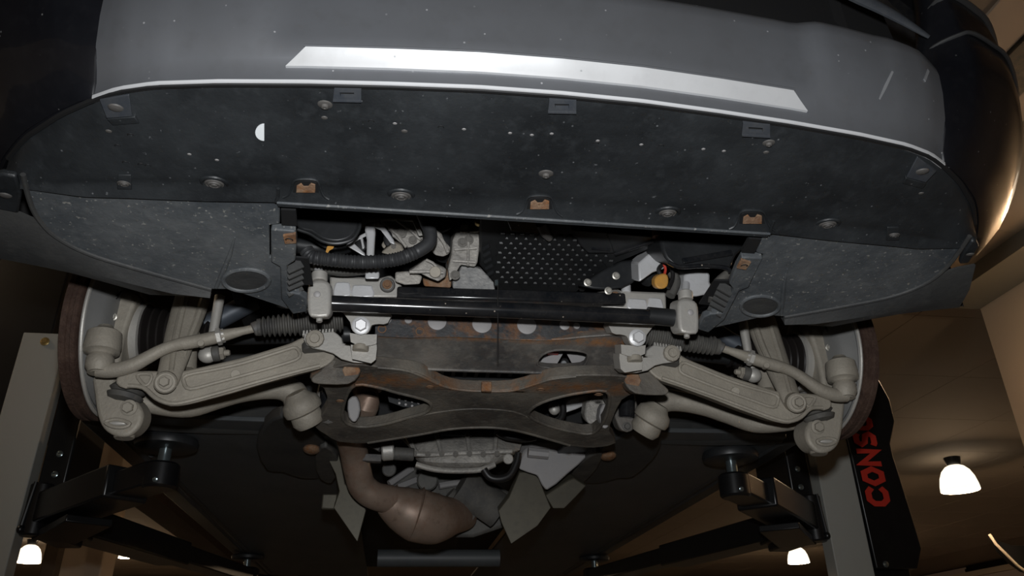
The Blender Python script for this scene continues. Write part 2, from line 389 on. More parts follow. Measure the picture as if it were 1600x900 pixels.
def added_lamp(x, y, label, en): lamp_at(x, y, .21, label, en=en)  # lamps added out of view to brighten the right wall and left ceiling
added_lamp(3.5, 3.0, 'unseen bell lamp added to brighten the beige wall', 36)
added_lamp(-2.6, 1.6, 'unseen bell lamp added to brighten the ceiling left of the car', 9)
# ------------------------------------------------------------------ the car: body and underside covers
car = thing('car', (0, 2.6, .3), 'dark car with grey skid plate raised on the two-post lift, seen from below', 'car')
EB = [(0,.717),(.1,.719),(.2,.726),(.3,.735),(.4,.747),(.475,.760),(.52,.775),(.554,.795),(.6,.827),(.66,.880),(.70,.930),(.735,.985),(.77,1.06)]
def eb(x): return interp(EB, abs(x))
LV = [(.627,.004),(.629,-.003),(.633,-.008),(.648,-.0105),(.660,-.0165),(.6705,-.0225),(.69,-.026),(.72,-.031),(.755,-.034),(.772,-.033),(.785,-.026),(.797,-.012)]
def se(z): return eb(.554)+interp(LV, z)*1.28+.009
rows = []
NX = 96
for z, dy in LV:
    row = []
    for i in range(NX+1):
        x = -.554+1.108*i/NX; a = abs(x)
        b = max(0, min(1, (.365-a)/.04)); b = b*b*(3-2*b)
        y = eb(x)+dy*(1+.28*max(0,min(1,(a-.45)/.1)))+.009+.011*b*max(0, min(1, (z-.673)/.03))-.007*max(0, min(1, (z-.673)/.03))
        zz = z+.010*max(0,min(1,(z-.70)/.05))-.016*max(0,min(1,(z-.72)/.05))*max(0,(a-.50)/.054)**2
        row.append((x, y, zz))
    rows.append(row)
sk = MB().grid(rows, (0,.006,.002)).build('skid_plate', skid, car, label='matt grey painted skid plate across the bumper')
# light lower lip
rows = [[(x*1.0, eb(x)+dy, z) for x in [-.553+1.106*i/80 for i in range(81)]] for z, dy in ((.6270,.006),(.6256,.001),(.6268,-.0035),(.6302,-.0042))]
MB().grid(rows).build('lip', lip, sk, label='pale lower lip of the skid plate')
# bright strip let into the plate, mitred ends
def strip_pt(x, z): return (x, eb(x)+interp(LV, z)+.0055, z)
rows = []
for j in range(5):
    t = j/4; z = lerp(.6495, .6695, t); e = lerp(.326, .304, t)
    rows.append([strip_pt(-e+2*e*i/60, z) for i in range(61)])
MB().grid(rows, (0,.005,0)).build('trim_strip', silver, sk, label='bright silver strip with slanted ends')
# pressed rim above the strip
MB().tube([Vector(strip_pt(-.306+.612*i/50,.6705))+Vector((0,.001,.001)) for i in range(51)], .0016, 8).build('strip_rim', skid, sk)
def skU(p):
    y = .72
    for _ in range(12):
        q = U(p, y=y); a = abs(q.x); b = max(0, min(1, (.365-a)/.04)); b = b*b*(3-2*b); t = max(0, min(1, (q.z-.673)/.03))
        y = eb(q.x)+interp(LV, q.z)*(1+.28*max(0,min(1,(a-.45)/.1)))+.009+.011*b*t-.007*t
    return Vector((q.x, y-.0008, q.z))
for pts in (((1393,111),(1396,113),(1385,138),(1375,156),(1373,154),(1381,134)), ((1449,108),(1452,112),(1446,128),(1443,124))):
    MB().prism([skU(p) for p in pts], (0,.001,0)).build('scratch', scr, sk, label='pale scratch in the grey paint')
# painted bumper corners
for MIR in (False, True):
    B = [(-x, y) for x, y in [(.553,.795),(.564,.801),(.576,.810),(.6,.827),(.63,.852),(.66,.880),(.70,.930),(.735,.985),(.765,1.045)]]
    B = [(p.x,p.y) for p in smooth([Vector((a,b,0)) for a,b in B], 4)]
    rows = []
    for z, o in [(.634,.0),(.629,.004),(.633,.012),(.65,.024),(.68,.043),(.715,.058),(.75,.071),(.79,.081),(.83,.086),(.87,.087),(.885,.081),(.91,.084),(.95,.08),(1.0,.07),(1.1,.045),(1.25,.01)]:
        row = []
        for i, (x, y) in enumerate(B):
            a = B[max(i-1,0)]; b = B[min(i+1,len(B)-1)]; t = Vector((b[0]-a[0], b[1]-a[1])).normalized(); n = Vector((-t.y, t.x))
            if n.y > 0 and n.x > 0: n = -n
            if n.x > 0: n = -n
            k = .58+1.0*i/len(B)
            zz = z+(.0 if z < .64 else -.04*(1-i/len(B))*min(1,(z-.64)/.2))
            q = Vector((x+n.x*o*k, y+n.y*o*k, zz)); w = min(1, i/7); w = w*w*(3-2*w)
            hi = max(0, zz-.775); e = Vector((-.553-.42*hi, se(zz)-.003+.25*hi, zz))
            row.append(e.lerp(q, w) if i < 7 else q)
        rows.append(row)
    bc = MB().grid(rows, (.004,.004,.0)).build('bumper_corner', paint, car, ang=60, label='glossy near-black painted bumper corner')
    # wheel arch edge of the bumper and the front wing above it
    arc = []
    for i in range(25):
        a = math.radians(62+110*i/24); arc.append((-.875+.0*i, 1.47-.40*math.cos(a), .62+.40*math.sin(a)))
    w = MB().grid([arc, [(x-.012,1.47+(y-1.47)*1.06,.62+(z-.62)*1.06) for x,y,z in arc], [(x+.0,1.47+(y-1.47)*1.3,.62+(z-.62)*1.3) for x,y,z in arc], [(x+.04,1.47+(y-1.47)*1.55,.62+(z-.62)*1.75) for x,y,z in arc]], (.006,0,0))
    w.build('front_wing', paint, car, ang=60, label='black front wing round the wheel arch')
    # moulding line and dark light unit above the corner
    for ri, rr in ((9,.0032),(12,.0055)):
        rd = [Vector(p)+Vector((-.002,-.002,-.001)) for p in rows[ri]]
        MB().tube(rd, rr, 8).build('bumper_moulding', sillm, bc, label='thin moulding along the bumper edge')
    lo = [Vector((-p.x,p.y,p.z)) for p in [U(q, x=x) for q, x in (((1400,-40),.80),((1470,-2),.835),((1518,45),.85),((1545,92),.86),((1562,140),.862),((1560,152),.83),((1500,98),.80),((1440,48),.78),((1380,-10),.76))]]
    MB().prism(smooth(lo, 3, True), (.02,.10,.05)).build('head_lamp', blackg, car, label='dark head lamp unit above the bumper corner')
MIR = False
# lower air intake above the skid plate, with its blades
MB().grid([[(-.60+1.2*i/20, .80+.05*abs(-1+i/10)**2+(z-.78)*.1, z) for i in range(21)] for z in (.77,.9,1.2)], (0,.01,0)).build('air_intake', dark, car, label='black lower air intake')
bl = [U(p, y=.775) for p in ((1180,-60),(1290,-26),(1345,-2),(1400,26),(1452,58))]
for s in (1,-1):
    MB().tube(smooth([Vector((p.x*s,p.y,p.z)) for p in bl],4), [.014,.014,.013,.010,.004], 10, flat=.5, flatdir=(0,1,0)).build('intake_blade', sock, car, label='blue-grey blade in the lower air intake')
# ---- front undertray
RB = [(0,.923),(.35,.925),(.45,.934),(.54,.938),(.6,.942),(.66,.938),(.70,.934)]
def trz(x, y):
    f = eb(x)+.003; r = interp(RB, abs(x)); t = max(0, min(1, (y-f)/max(r-f,.004)))
    z = lerp(.629, .585, t**.85); k = max(0, min(1, (.66-abs(x))/.06))
    z += k*.0025*math.exp(-((t-.86)/.055)**2) - k*.003*max(0,(t-.93)/.07)
    return z
def trU(p, off=.0):
    z = .61
    for _ in range(12):
        q = U(p, z=z); z = trz(q.x, q.y)
    return Vector((q.x, q.y, z-off))
rows = []
for j in range(31):
    row = []
    for i in range(121):
        x = -.70+1.4*i/120; f = eb(x)+.003; r = interp(RB, abs(x)); y = f+(max(r,f+.002)-f)*j/30
        row.append((x, y, trz(x, y)))
    rows.append(row)
ut = MB().grid(rows, (0,0,.004)).build('front_undertray', tray, car, label='black plastic undertray behind the skid plate, dusty with chips')
# rolled rear flange over the opening
rows = [[(-.35+.7*i/30, .924+dy, z) for i in range(31)] for dy, z in ((0,.583),(.006,.580),(.010,.584),(.011,.60),(.006,.63))]
MB().grid(rows, (0,.002,0)).build('rear_flange', tray, ut, label='folded rear edge of the undertray')
MB().tube([(-.35+.7*i/30, .9235, .5805) for i in range(31)], .0022, 8).build('flange_edge', shield, ut, label='pale thin edge of the undertray')  # thin tube in the paler shield colour along the rear edge
for x0 in (-.352,.352): MB().tube([(x0,.924,.582),(x0*.99,.915,.5845),(x0*.985,.90,.588)], .0022, 8).build('flange_fold', tray, ut)
seal = [Vector((x, eb(x)+.001, .6275)) for x in [-.70+1.4*i/90 for i in range(91)]]
MB().tube(seal, .0035, 6).build('edge_seal', dark, ut, label='black seal along the bumper edge')
down = (0,.15,-1)
for p, s in (((335,286),.0125),((627,305),.0135),((1043,332),.0125),((1293,350),.0125)): inst('clip', mk_clip, 'push_clip', clipm, ut, trU(p,.001), down, s)
for p, s in (((195,283),.0085),((1395,364),.009)): inst('clip', mk_clip, 'push_clip', clipm, ut, trU(p,.004), down, s)
for p, s in (((508,162),.009),((853,270),.010),((1201,222),.008)): inst('torx', mk_torx, 'tray_screw', clipm, ut, trU(p,.001), down, s)
for p in ((170,205),(507,184),(1197,238),(1439,302),(632,205)): inst('dome', mk_dome, 'rivet', clipm, ut, trU(p,.0), down, .004)
for p in ((617,193),(725,202),(797,208),(831,211),(934,220),(1002,226),(1099,233),(1131,236),(862,209),(339,250),(296,241)): inst('dome', mk_dome, 'paint_chip', grey, ut, trU(p,.0), down, .0027)
for p in ((184,228),(196,254),(220,257),(231,259),(204,211),(931,224),(689,199),(580,190),(1033,228)): inst('ring', mk_ring, 'drain_hole', dark, ut, trU(p,.0), down, .0032)
# white half-moon patch
hm = [trU((406+14*math.cos(a)+7, 206+13*math.sin(a)),.0012) for a in [math.radians(90+180*i/14) for i in range(15)]]
MB().prism(hm, (0,0,.002)).build('half_moon_patch', white, ut, label='white half-moon patch on the undertray')
# raised plates round two of the small clips
for c, w in (((195,283),20),((1395,365),18)):
    MB().prism([trU((c[0]+a*w/2, c[1]+b*12),.003) for a, b in ((-1,-1),(1,-1),(1.15,.9),(-1.15,.9))], (0,0,.003)).build('clip_plate', tray, ut, .001)
for c in ((335,286),(627,305),(1043,332),(1293,350)):
    MB().lathe(trU(c,-.0008), down, [(0,.019),(.002,.018),(.003,.0155),(.0005,.013),(0,0)], 28).build('clip_seat', tray, ut)
# rear slots with the rusty tabs showing
for c in ((478,291),(843,317),(1175,340)):
    a = trU(c, .0015)
    slot = MB().prism([trU((c[0]+dx, c[1]+dy), .0015) for dx, dy in ((-20,8),(-17,-6),(-10,-9),(10,-9),(17,-6),(20,8))], (0,0,.002))
    so = slot.build('slot', dark, ut, label='dark slot in the undertray edge')
    fp = smooth([trU((c[0]+dx, c[1]+dy), .001) for dx, dy in ((-36,17),(-28,13),(-23,4),(-19,-8),(-10,-12),(10,-12),(19,-8),(23,4),(28,14),(36,20))],3)
    MB().tube(fp, .0018, 6).build('slot_fold', tray, so)
    MB().prism([trU((c[0]+dx, c[1]+dy), .0035) for dx, dy in ((-15,7),(-14,-4),(-7,-7),(-3,-3),(4,-3),(8,-7),(15,-5),(15,7))], (0,0,.0025)).build('rusty_tab', rustm, so, .0006, label='rusty metal tab')
# corner brackets of the bumper
for s, o in (((157,150),(203,142),(208,176),(168,179)), (183,162)), (((1432,240),(1462,262),(1445,280),(1415,272)), (1439,262)):
    pts = [trU(p, .006) for p in s]
    bk = MB().prism(pts, (0,0,.003)).build('corner_bracket', sock, car, .0008, label='grey plastic bracket at the corner of the skid plate')
    inst('dome', mk_dome, 'button', clipm, bk, trU(o,.006), down, .009)
    d = Vector(pts[3])-Vector(pts[2]); q = Vector((0,.014,0))
    MB().prism([pts[3]+q*.1, pts[2]+q*.1+(-d)*.08, pts[2]+q-d*.15, pts[3]+q-d*.1], (0,0,.008)).build('bracket_tab', tray, bk, .001)
for c in ((543,142),(878,160),(1180,197)):
    sl = .06 if c[0] > 1000 else .02
    bk = MB().holed([[trU((c[0]+dx, c[1]+dy+dx*sl), .006) for dx, dy in L] for L in (((-20,-9),(22,-9),(22,9),(-22,9)), ((-12,-3.5),(11,-3.5),(10,3.5),(-10,3.5)))], (0,0,.006)).build('clip_socket', sock, car, label='blue-grey clip socket under the skid plate edge')
    MB().prism([trU((c[0]+dx, c[1]+dy+dx*sl), .0015) for dx, dy in ((-12,-4),(12,-4),(12,4),(-12,4))], (0,0,.001)).build('socket_hole', dark, bk)
    MB().prism([trU((c[0]+dx, c[1]+dy+dx*sl), .0072) for dx, dy in ((-22,8),(22,8),(22,10.5),(-22,10.5))], (0,0,.004)).build('socket_rim', sock, bk)
# ---- rear shields and wheel arch liners, left then mirrored
SP = (.93,.588,-.17)
for MIR in (False, True):
    px = [(34,262),(60,272),(90,281),(150,286),(200,288),(300,300),(375,306),(432,311),(437,318),(437,350),(421,352),(421,402),(440,408),(447,455),(455,478),(448,482),(400,466),(357,452),(330,452),(270,437),(210,420),(150,402),(110,384),(75,362),(55,340),(42,310)]
    sh = MB().prism([Vector((x, interp(RB,-x)-.010, .5925)) for x in (-.668,-.62,-.56,-.50,-.44,-.39,-.352)]+[U(p, pl=SP) for p in px[8:]], (0,0,.006)).build('splash_shield', shield, car, .0015, label='dusty chipped splash shield behind the undertray')
    # oval hollow with raised rim
    ov = [U((385+36*math.cos(a), 436+17*math.sin(a)), pl=SP)+Vector((0,0,-.002)) for a in [2*math.pi*i/28 for i in range(28)]]
    MB().tube(ov+[ov[0]], .0035, 8, caps=False).build('hollow_rim', shield, sh)
    c = U((384,434), pl=SP)
    rows = [[c+(ov[i % 28]-c)*k+Vector((0,0,dz)) for i in range(29)] for k, dz in ((.96,.0),(.8,-.001),(.5,-.002),(.01,-.0015))]
    MB().grid(rows).build('hollow', liner, sh, label='oval hollow pressed into the shield')
    MB().tube([U(p, pl=SP)+Vector((0,0,-.001)) for p in ((367,370),(360,395),(350,420),(338,448))], [.001,.003,.004,.003], 8).build('crease', shield, sh)
    MB().tube(smooth([U(p, pl=SP)+Vector((0,0,-.0005)) for p in ((36,272),(44,305),(56,335),(78,362),(112,384),(152,401),(212,419),(272,436),(330,452))],3), .0035, 8).build('shield_bead', liner, sh)
    # dirt-caked inner bracket by the opening
    ib = MB().prism([U(p, pl=SP)+Vector((0,0,-.006)) for p in ((424,353),(462,356),(464,372),(462,402),(450,410),(450,452),(470,455),(480,462),(480,482),(458,486),(440,462),(438,412),(424,404))], (0,0,.012)).build('inner_bracket', shield, car, .002, label='dirt-caked plastic bracket at the edge of the opening')
    MB().prism([U(p, pl=SP)+Vector((0,0,-.009)) for p in ((443,360),(463,357),(464,372),(446,373))], (0,0,.004)).build('rusty_tab', rustm, ib, .0006, label='rusty bracket tab')
    inst('ring', mk_ring, 'tab_hole', dark, ib, U((453,366), pl=SP)+Vector((0,0,-.0092)), down, .0045)
    MB().prism([U(p, pl=SP)+Vector((0,0,-.001)) for p in ((439,327),(462,328),(464,352),(440,351))], (0,0,.006)).build('square_opening', dark, ib)
    for k in range(5):
        a = U((448,418+k*9), pl=SP); b = U((470,420+k*9), pl=SP)
        MB().beam(a+Vector((0,0,-.004)), b+Vector((0,0,.01)), .004, .016).build('grille_rib', liner, ib)
    MB().prism([U(p, pl=SP)+Vector((0,0,.012)) for p in ((445,412),(480,415),(488,456),(450,456))], (0,0,.003)).build('grille_back', dark, ib)
    # wheel arch liner lip
    lp = MB().grid([[U(p, pl=SP)+Vector((0,0,-.001)) for p in ((-4,322),(30,332),(55,343),(78,364),(112,386),(152,403),(212,421),(272,438),(330,453))],
                    [U(p, pl=SP)+Vector((0,0,-.012)) for p in ((-5,357),(12,362),(40,372),(72,388),(112,402),(152,418),(212,434),(272,448),(330,455))],
                    [U(p, pl=SP)+Vector((0,0,-.006)) for p in ((-6,397),(8,400),(40,406),(75,413),(112,421),(160,434),(235,455),(280,457),(328,458))],
                    [U(p, pl=SP)+Vector((0,.02,.03)) for p in ((-6,397),(8,400),(40,406),(75,413),(112,421),(160,434),(235,455),(280,457),(328,458))]], (0,.002,.004))
    lp.build('arch_liner_lip', liner, car, label='grey-black lip of the wheel arch liner')
    fpx = ((-12,272),(4,268),(26,272),(34,300),(30,330),(-12,322)) if not MIR else ((8,286),(20,276),(30,278),(36,300),(34,322),(14,318))
    cp = MB().prism([U(p, pl=SP)+Vector((0,0,-.004)) for p in fpx], (0,0,.01)).build('corner_flap', tray, car, .003, label='black flap at the end of the splash shield')
    inst('dome', mk_dome, 'button', clipm, cp, U((10,300) if not MIR else (22,300), pl=SP)+Vector((0,0,-.005)), down, .008 if not MIR else .006)
    # wheel house: liner drum, inner wall
    drum = []
    for i in range(21):
        a = math.radians(-4+184*i/20)
        drum.append([(x, 1.50-.395*math.cos(a), .60+.40*math.sin(a)) for x in (-.79,-.70,-.60,-.50)])
    MB().grid(drum, (0,.004,.004)).build('wheel_house', mat('wheel_house_black', (.01,.01,.01), .7) if 'wheel_house_black' not in bpy.data.materials else bpy.data.materials['wheel_house_black'], car, label='black wheel house over the suspension')
MIR = False
# sills, floor covers
for MIR in (False, True):
    MB().prism([(-.945,1.98,.585),(-.945,4.9,.585),(-.86,4.9,.57),(-.86,2.0,.57)], (0,0,.14)).build('sill', sillm, car, .012, label='black sill along the side of the car')
    MB().tube([(-.945,1.98,.60),(-.945,4.9,.60)], .005, 8).build('sill_trim', pipem, car, label='thin bright sill trim')
    MB().prism([(-.86,1.93,.575),(-.86,4.9,.575),(-.30,4.9,.565),(-.30,2.5,.555),(-.24,2.3,.55),(-.26,1.98,.55),(-.45,1.86,.56),(-.74,1.9,.575)], (0,0,.012)).build('floor_cover', floorm, car, .003, label='black flat floor cover under the cabin')
    MB().tube([(-.84,2.25,.578),(-.84,4.8,.578)], .010, 8).build('jacking_rail', sillm, car)
    MB().prism(smooth([U(p, z=.545) for p in ((438,652),(470,660),(505,690),(520,720),(512,745),(470,748),(440,738),(415,735),(400,700),(412,668))],2,True), (0,0,.03)).build('floor_bracket', liner2, car, .006, label='dark dusty front corner of the floor')
    MB().prism(smooth([U(p, z=.535) for p in ((500,700),(520,705),(530,730),(520,755),(500,750),(492,725))],2,True), (0,0,.03)).build('floor_lug', rubber, car, .005)
    MB().ell(U((487,702), z=.54), (.022,.03,.012)).build('rusty_plug', rustm, car, label='rusty plug in the floor')
    # rear half of the arch: liner wall behind the suspension
    rows = []
    for j in range(9):
        t = j/8
        rows.append([(x, 1.80+.16*(1-t)**2.2+.02*math.cos(x*9), .558+.38*t**1.4+.03*(abs(x)-.5)) for x in (-.86,-.80,-.72,-.64,-.56,-.48,-.40,-.32)])
    MB().grid(rows, (0,.004,0)).build('arch_liner_rear', liner2 if 'liner2' in globals() else floorm, car, label='black liner wall behind the suspension')
MIR = False
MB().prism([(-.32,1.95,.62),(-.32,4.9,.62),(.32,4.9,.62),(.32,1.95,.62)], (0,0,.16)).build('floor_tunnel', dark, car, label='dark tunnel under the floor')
MB().box((0,1.95,1.0), (1.0,.04,.8)).build('bulkhead', dark, car, label='dark bulkhead behind the engine, added to block light')  # black panels round the bay, added to block light and keep it dark
MB().box((0,1.4,1.12), (1.05,1.2,.03)).build('bay_light_blocker', dark, car, label='dark panel added over the engine to block light')  # top of the added box that keeps light out of the bay
for s in (-1,1): MB().box((s*.50,1.4,.90), (.02,1.1,.42)).build('bay_side_blocker', dark, car, label='dark side panel of the engine bay, added to block light')
MB().box((0,.955,.80), (1.0,.02,.36)).build('bay_front_blocker', dark, car, label='dark panel behind the bumper, added to block light')
# ------------------------------------------------------------------ front suspension, built for one side and mirrored
fwd = (0,-1,-.25)
def H(u, v, y): return U(cH(u,v), y=y)
def Hs(pts, y): return [H(a,b,y) for a, b in pts]
for MIR in (False, True):
    hub = Vector((-.722,1.468,.605))
    # brake disc, rusty
    MB().lathe(hub, (-1,0,0), [(.002,.09),(.002,.160),(.004,.1635),(.011,.1635),(.0125,.161),(.018,.161),(.0195,.1635),(.029,.1635),(.031,.160),(.031,.08),(.055,.078),(.055,.0)], 72).build('brake_disc', rotor, car, label='rust-brown vented brake disc')
    bp = MB().lathe(hub, (1,0,0), [(-.001,.152),(.003,.153),(.006,.150),(.003,.143),(.010,.128),(.018,.118),(.026,.10),(.026,.06)], 64).build('backing_plate', backpl, car, label='grey brake backing plate')
    ring = [hub+Vector((.004, .1555*math.cos(a), .1555*math.sin(a))) for a in [2*math.pi*i/72 for i in range(73)]]
    MB().tube(ring, .0034, 8, caps=False).build('rolled_rim', alul, bp, label='bright rolled rim of the backing plate')
    # knuckle
    kn = MB()
    kn.prism(smooth(Hs([(262,120),(300,80),(380,70),(440,120),(415,210),(385,300),(360,420),(338,520),(240,530),(225,420),(235,300),(262,210)],1.40),3,True), (0,.05,.018))
    kn.prism(smooth(Hs([(218,520),(325,512),(326,585),(345,630),(420,640),(466,690),(476,740),(455,795),(400,840),(330,838),(270,800),(238,730),(222,620)],1.392),3,True), (0,.055,.014))
    kob = kn.build('steering_knuckle', alud, car, .007, seg=3, label='dusty cast aluminium steering knuckle')
    hexb(H(405,690,1.388), fwd, .0145, kob, alud)
    hexb(H(322,217,1.39), fwd, .008, kob, steel)
    MB().tube(smooth(Hs([(282,765),(320,752),(365,755),(410,775),(375,792),(320,788)],1.389),3,True)+[smooth(Hs([(282,765),(320,752),(365,755),(410,775),(375,792),(320,788)],1.389),3,True)[0]], .0035, 8, caps=False).build('pinch_slot', alud, kob)
    MB().ell(H(345,772,1.391), (.016,.004,.004)).build('slot_face', alul, kob)
    MB().cyl(H(385,815,1.41), H(380,850,1.41), .017).build('ball_joint_nut', alud, kob)
    MB().ell(H(455,745,1.41), (.008,.012,.012)).build('knuckle_lug', alud, kob)
    rbt = MB(); a = H(385,605,1.40); rbt.lathe(a-Vector((0,0,.02)), (.15,0,1), [(0,.012),(.004,.027),(.012,.031),(.016,.024),(.022,.03),(.03,.024),(.036,.012),(.036,0)], 24)
    rbt.build('ball_joint_boot', rubber, kob, label='grey rubber ball joint boot')
    MB().box(H(272,210,1.385), (.03,.02,.014)).build('sensor_bracket', alud, kob, .002)
    MB().tube(smooth(Hs([(370,85),(330,125),(300,160),(292,190),(300,215)],1.38),4), .0028, 8).build('sensor_cable', cvm, kob, label='black sensor cable')
    MB().cyl(H(296,180,1.379), H(304,200,1.379), .004).build('sensor_plug', redm, kob, label='small red plug')
    # tie rod end, tie rod, bellows
    a = H(285,268,1.352); b = H(243,512,1.348); L = (b-a).length
    te = MB().lathe(a, b-a, [(0,0),(0,.012),(.08*L,.016),(.12*L,.024),(.16*L,.0285),(.45*L,.0305),(.56*L,.029),(.58*L,.022),(.62*L,.019),(.66*L,.020),(.7*L,.0225),(.88*L,.022),(.96*L,.0175),(.985*L,.0172),(L*.985,.013),(L,.012),(L,0)], 28).build('tie_rod_end', alud, car, label='dusty tie rod end with its ball housing')
    path = smooth([H(252,486,1.350)]+[H(u,v,y) for u,v,y in ((300,496,1.35),(360,489,1.348),(430,467,1.346),(500,430,1.344),(570,392,1.342),(640,366,1.34),(700,352,1.338),(780,340,1.336))],4)
    MB().tube(path, [.016,.0135,.013,.0125,.0115,.0105,.0105,.0115,.012], 14, flat=1.0).build('rod_shank', alud, te)
    tr = MB().tube([H(690,356,1.338),H(790,338,1.336),H(880,318,1.334),H(1000,290,1.332),H(1090,270,1.33)], [.0115,.0118,.0118,.0075,.0075], 14).build('tie_rod', alud, car, label='dusty steering tie rod')
    MB().lathe(H(862,322,1.334), H(895,315,1.334)-H(862,322,1.334), [(0,0),(0,.0155),(.007,.0155),(.009,.0125),(.013,.0125),(.013,0)], 6).build('lock_nut', alul, tr)
    MB().cyl(H(778,352,1.325), H(778,352,1.33)+Vector((0,.01,0)), .006).build('grease_cap', alud, tr)
    a = H(1075,272,1.33); b = H(1520,232,1.33); P = []; R = []
    n = 17*6
    for i in range(n+1):
        t = i/n; P.append(a+(b-a)*t); base = lerp(.0155,.0205,min(1,t*1.5)); R.append(base+ (.0032 if t > .04 else 0)*math.sin(2*math.pi*t*17))
    MB().tube(P, R, 20).build('rack_bellows', rubber, car, label='ribbed grey rubber bellows of the steering rack')
    MB().cyl(H(1050,285,1.33), H(1085,270,1.33), .013).build('bellows_clip', clipm, tr, label='brown bellows clip')
    # lower control arm
    out = [(335,565),(350,520),(440,500),(560,500),(640,503),(700,496),(850,463),(1000,428),(1150,383),(1250,352),(1312,322),(1360,330),(1440,372),(1478,412),(1462,450),(1400,487),(1300,512),(1100,567),(950,612),(800,652),(700,676),(620,683),(568,662),(520,612),(450,582),(385,592)]
    la = MB().prism(smooth(Hs(out,1.352),2,True), (0,.04,.0135)).build('lower_control_arm', alud, car, .006, seg=3, label='long dusty forged lower control arm')
    lp = smooth(Hs([(705,522),(850,492),(1000,458),(1200,396),(1275,378),(1292,428),(1200,465),(1000,522),(850,562),(725,592),(692,560)],1.3505),3,True)
    MB().tube(lp+[lp[0]], .0036, 8, caps=False).build('arm_rib', alud, la)
    lp = smooth(Hs([(448,520),(520,518),(512,560),(485,572)],1.3505),3,True)
    MB().tube(lp+[lp[0]], .003, 8, caps=False).build('arm_pocket', alud, la)
    lp = smooth(Hs([(400,575),(480,585),(545,640),(625,668),(720,655),(900,605),(1100,548),(1300,495),(1400,470)],1.351),3)
    MB().tube(lp, .004, 8).build('arm_lower_rib', alud, la)
    MB().cyl(H(960,516,1.352), H(960,516,1.347), .0085).build('arm_boss', alud, la)
    # fork of the spring strut
    fk = MB().tube(smooth([H(u,v,y) for u,v,y in ((745,90,1.42),(715,190,1.41),(680,300,1.395),(650,410,1.372),(622,500,1.352),(600,560,1.343))],4), [.033,.032,.029,.025,.0215,.0195], 16, flat=.6, flatdir=(0,1,0)).build('strut_fork', alud, car, label='curved aluminium fork of the spring strut')
    MB().tube(smooth([H(u,v,y) for u,v,y in ((700,120,1.398),(672,230,1.386),(650,330,1.37),(636,420,1.354),(625,500,1.334))],4), [.007,.0075,.007,.006,.004], 8).build('fork_ridge', alud, fk)
    MB().tube(smooth([H(u,v,y) for u,v,y in ((790,130,1.40),(755,240,1.39),(715,340,1.375),(690,430,1.36))],4), [.007,.007,.006,.004], 8).build('fork_ridge', alud, fk)
    MB().cyl(H(600,552,1.352), H(594,560,1.318), .0185).build('fork_boss', alud, fk)
    hexb(H(594,556,1.316), fwd, .013, fk, alud)
    MB().tube([H(735,300,1.43),H(715,400,1.425),H(705,500,1.42)], [.014,.016,.018], 10).build('fork_leg', alud, fk)
    # anti-roll bar link
    lk = MB().tube([H(878,110,1.39),H(862,200,1.39),H(845,292,1.39),H(825,390,1.39)], [.0095,.0092,.0085,.0085], 12).build('stabiliser_link', alul, car, label='pale stabiliser link rod')
    MB().ell(H(815,415,1.39), (.017,.014,.0155)).build('link_ball', alul, lk)
    MB().cyl(H(838,412,1.39), H(880,405,1.39), .0145).build('link_boot', rubber, lk)
    inst('nut', mk_nut, 'link_nut', alud, lk, H(876,406,1.39), (1,-.1,.05), .0125)
    # drive shaft joint boot
    c = Vector((-.665,1.475,.607)); pr = [(0,0),(0,.058)]
    for k in range(10):
        r = .060-.0036*k; pr += [(.004+.0135*k,r-.002),(.007+.0135*k,r+.001),(.0095+.0135*k,r-.001),(.0145+.0135*k,r-.017)]
    pr += [(.15,.02),(.15,0)]
    cv = MB().lathe(c, (1,0,.02), pr, 40).build('cv_boot', boot, car, ang=25, label='black pleated drive shaft boot')
    MB().lathe(c-Vector((.012,0,0)), (1,0,0), [(0,.05),(0,.064),(.016,.066),(.018,.06),(.018,.04)], 40).build('boot_clamp', alul, cv, label='pale metal clamp ring')
    MB().lathe(c-Vector((.03,0,0)), (1,0,0), [(0,.03),(0,.068),(.012,.068),(.014,.05)], 32).build('hub_carrier', alul, cv, label='pale hub carrier')
    MB().tube([(-.55,1.475,.61),(-.28,1.50,.64)], .017, 14).build('drive_shaft', blackp, car, label='black drive shaft')
    MB().tube([H(760,270,1.52),H(880,225,1.52),H(1060,130,1.52)], .021, 14).build('strut_tube', mat('blue_grey_tube', (.06,.07,.085), .5, .2) if 'blue_grey_tube' not in bpy.data.materials else bpy.data.materials['blue_grey_tube'], car, label='blue-grey tube behind the suspension')
    # curved rear link
    MB().tube(smooth([H(u,v,y) for u,v,y in ((430,648,1.47),(560,680,1.49),(720,690,1.52),(860,648,1.55),(980,612,1.57),(1100,592,1.59),(1200,588,1.60),(1262,615,1.61),(1285,665,1.61),(1300,720,1.61))],4), [.016,.017,.019,.020,.021,.022,.025,.028,.028,.028], 14).build('guide_link', alud, car, label='curved dusty guide link behind the control arm')
    gb = MB().lathe(H(1285,640,1.57), H(1330,735,1.59)-H(1285,640,1.57), [(-.012,0),(-.012,.02),(0,.028),(.006,.036),(.02,.040),(.03,.038),(.034,.031),(.05,.033),(.062,.026),(.064,0)], 28).build('guide_link_bush', alud, car, label='round pale bush of the curved guide link')
    MB().prism(smooth(Hs([(1395,560),(1560,560),(1530,640),(1500,720),(1470,770),(1410,768),(1385,700)],1.60),2,True), (0,.04,.012)).build('bush_carrier', subf, gb, .004, label='dark bush carrier')
    MB().cyl(H(1445,600,1.595), H(1445,700,1.60), .018).build('carrier_sleeve', blackg, gb)
    hexb(H(1445,745,1.597), fwd, .010, gb, rubber)
    MB().prism(smooth(Hs([(1545,650),(1590,630),(1610,700),(1585,765),(1550,740)],1.58),2,True), (0,.03,.01)).build('pale_lug', grey, gb, .003)
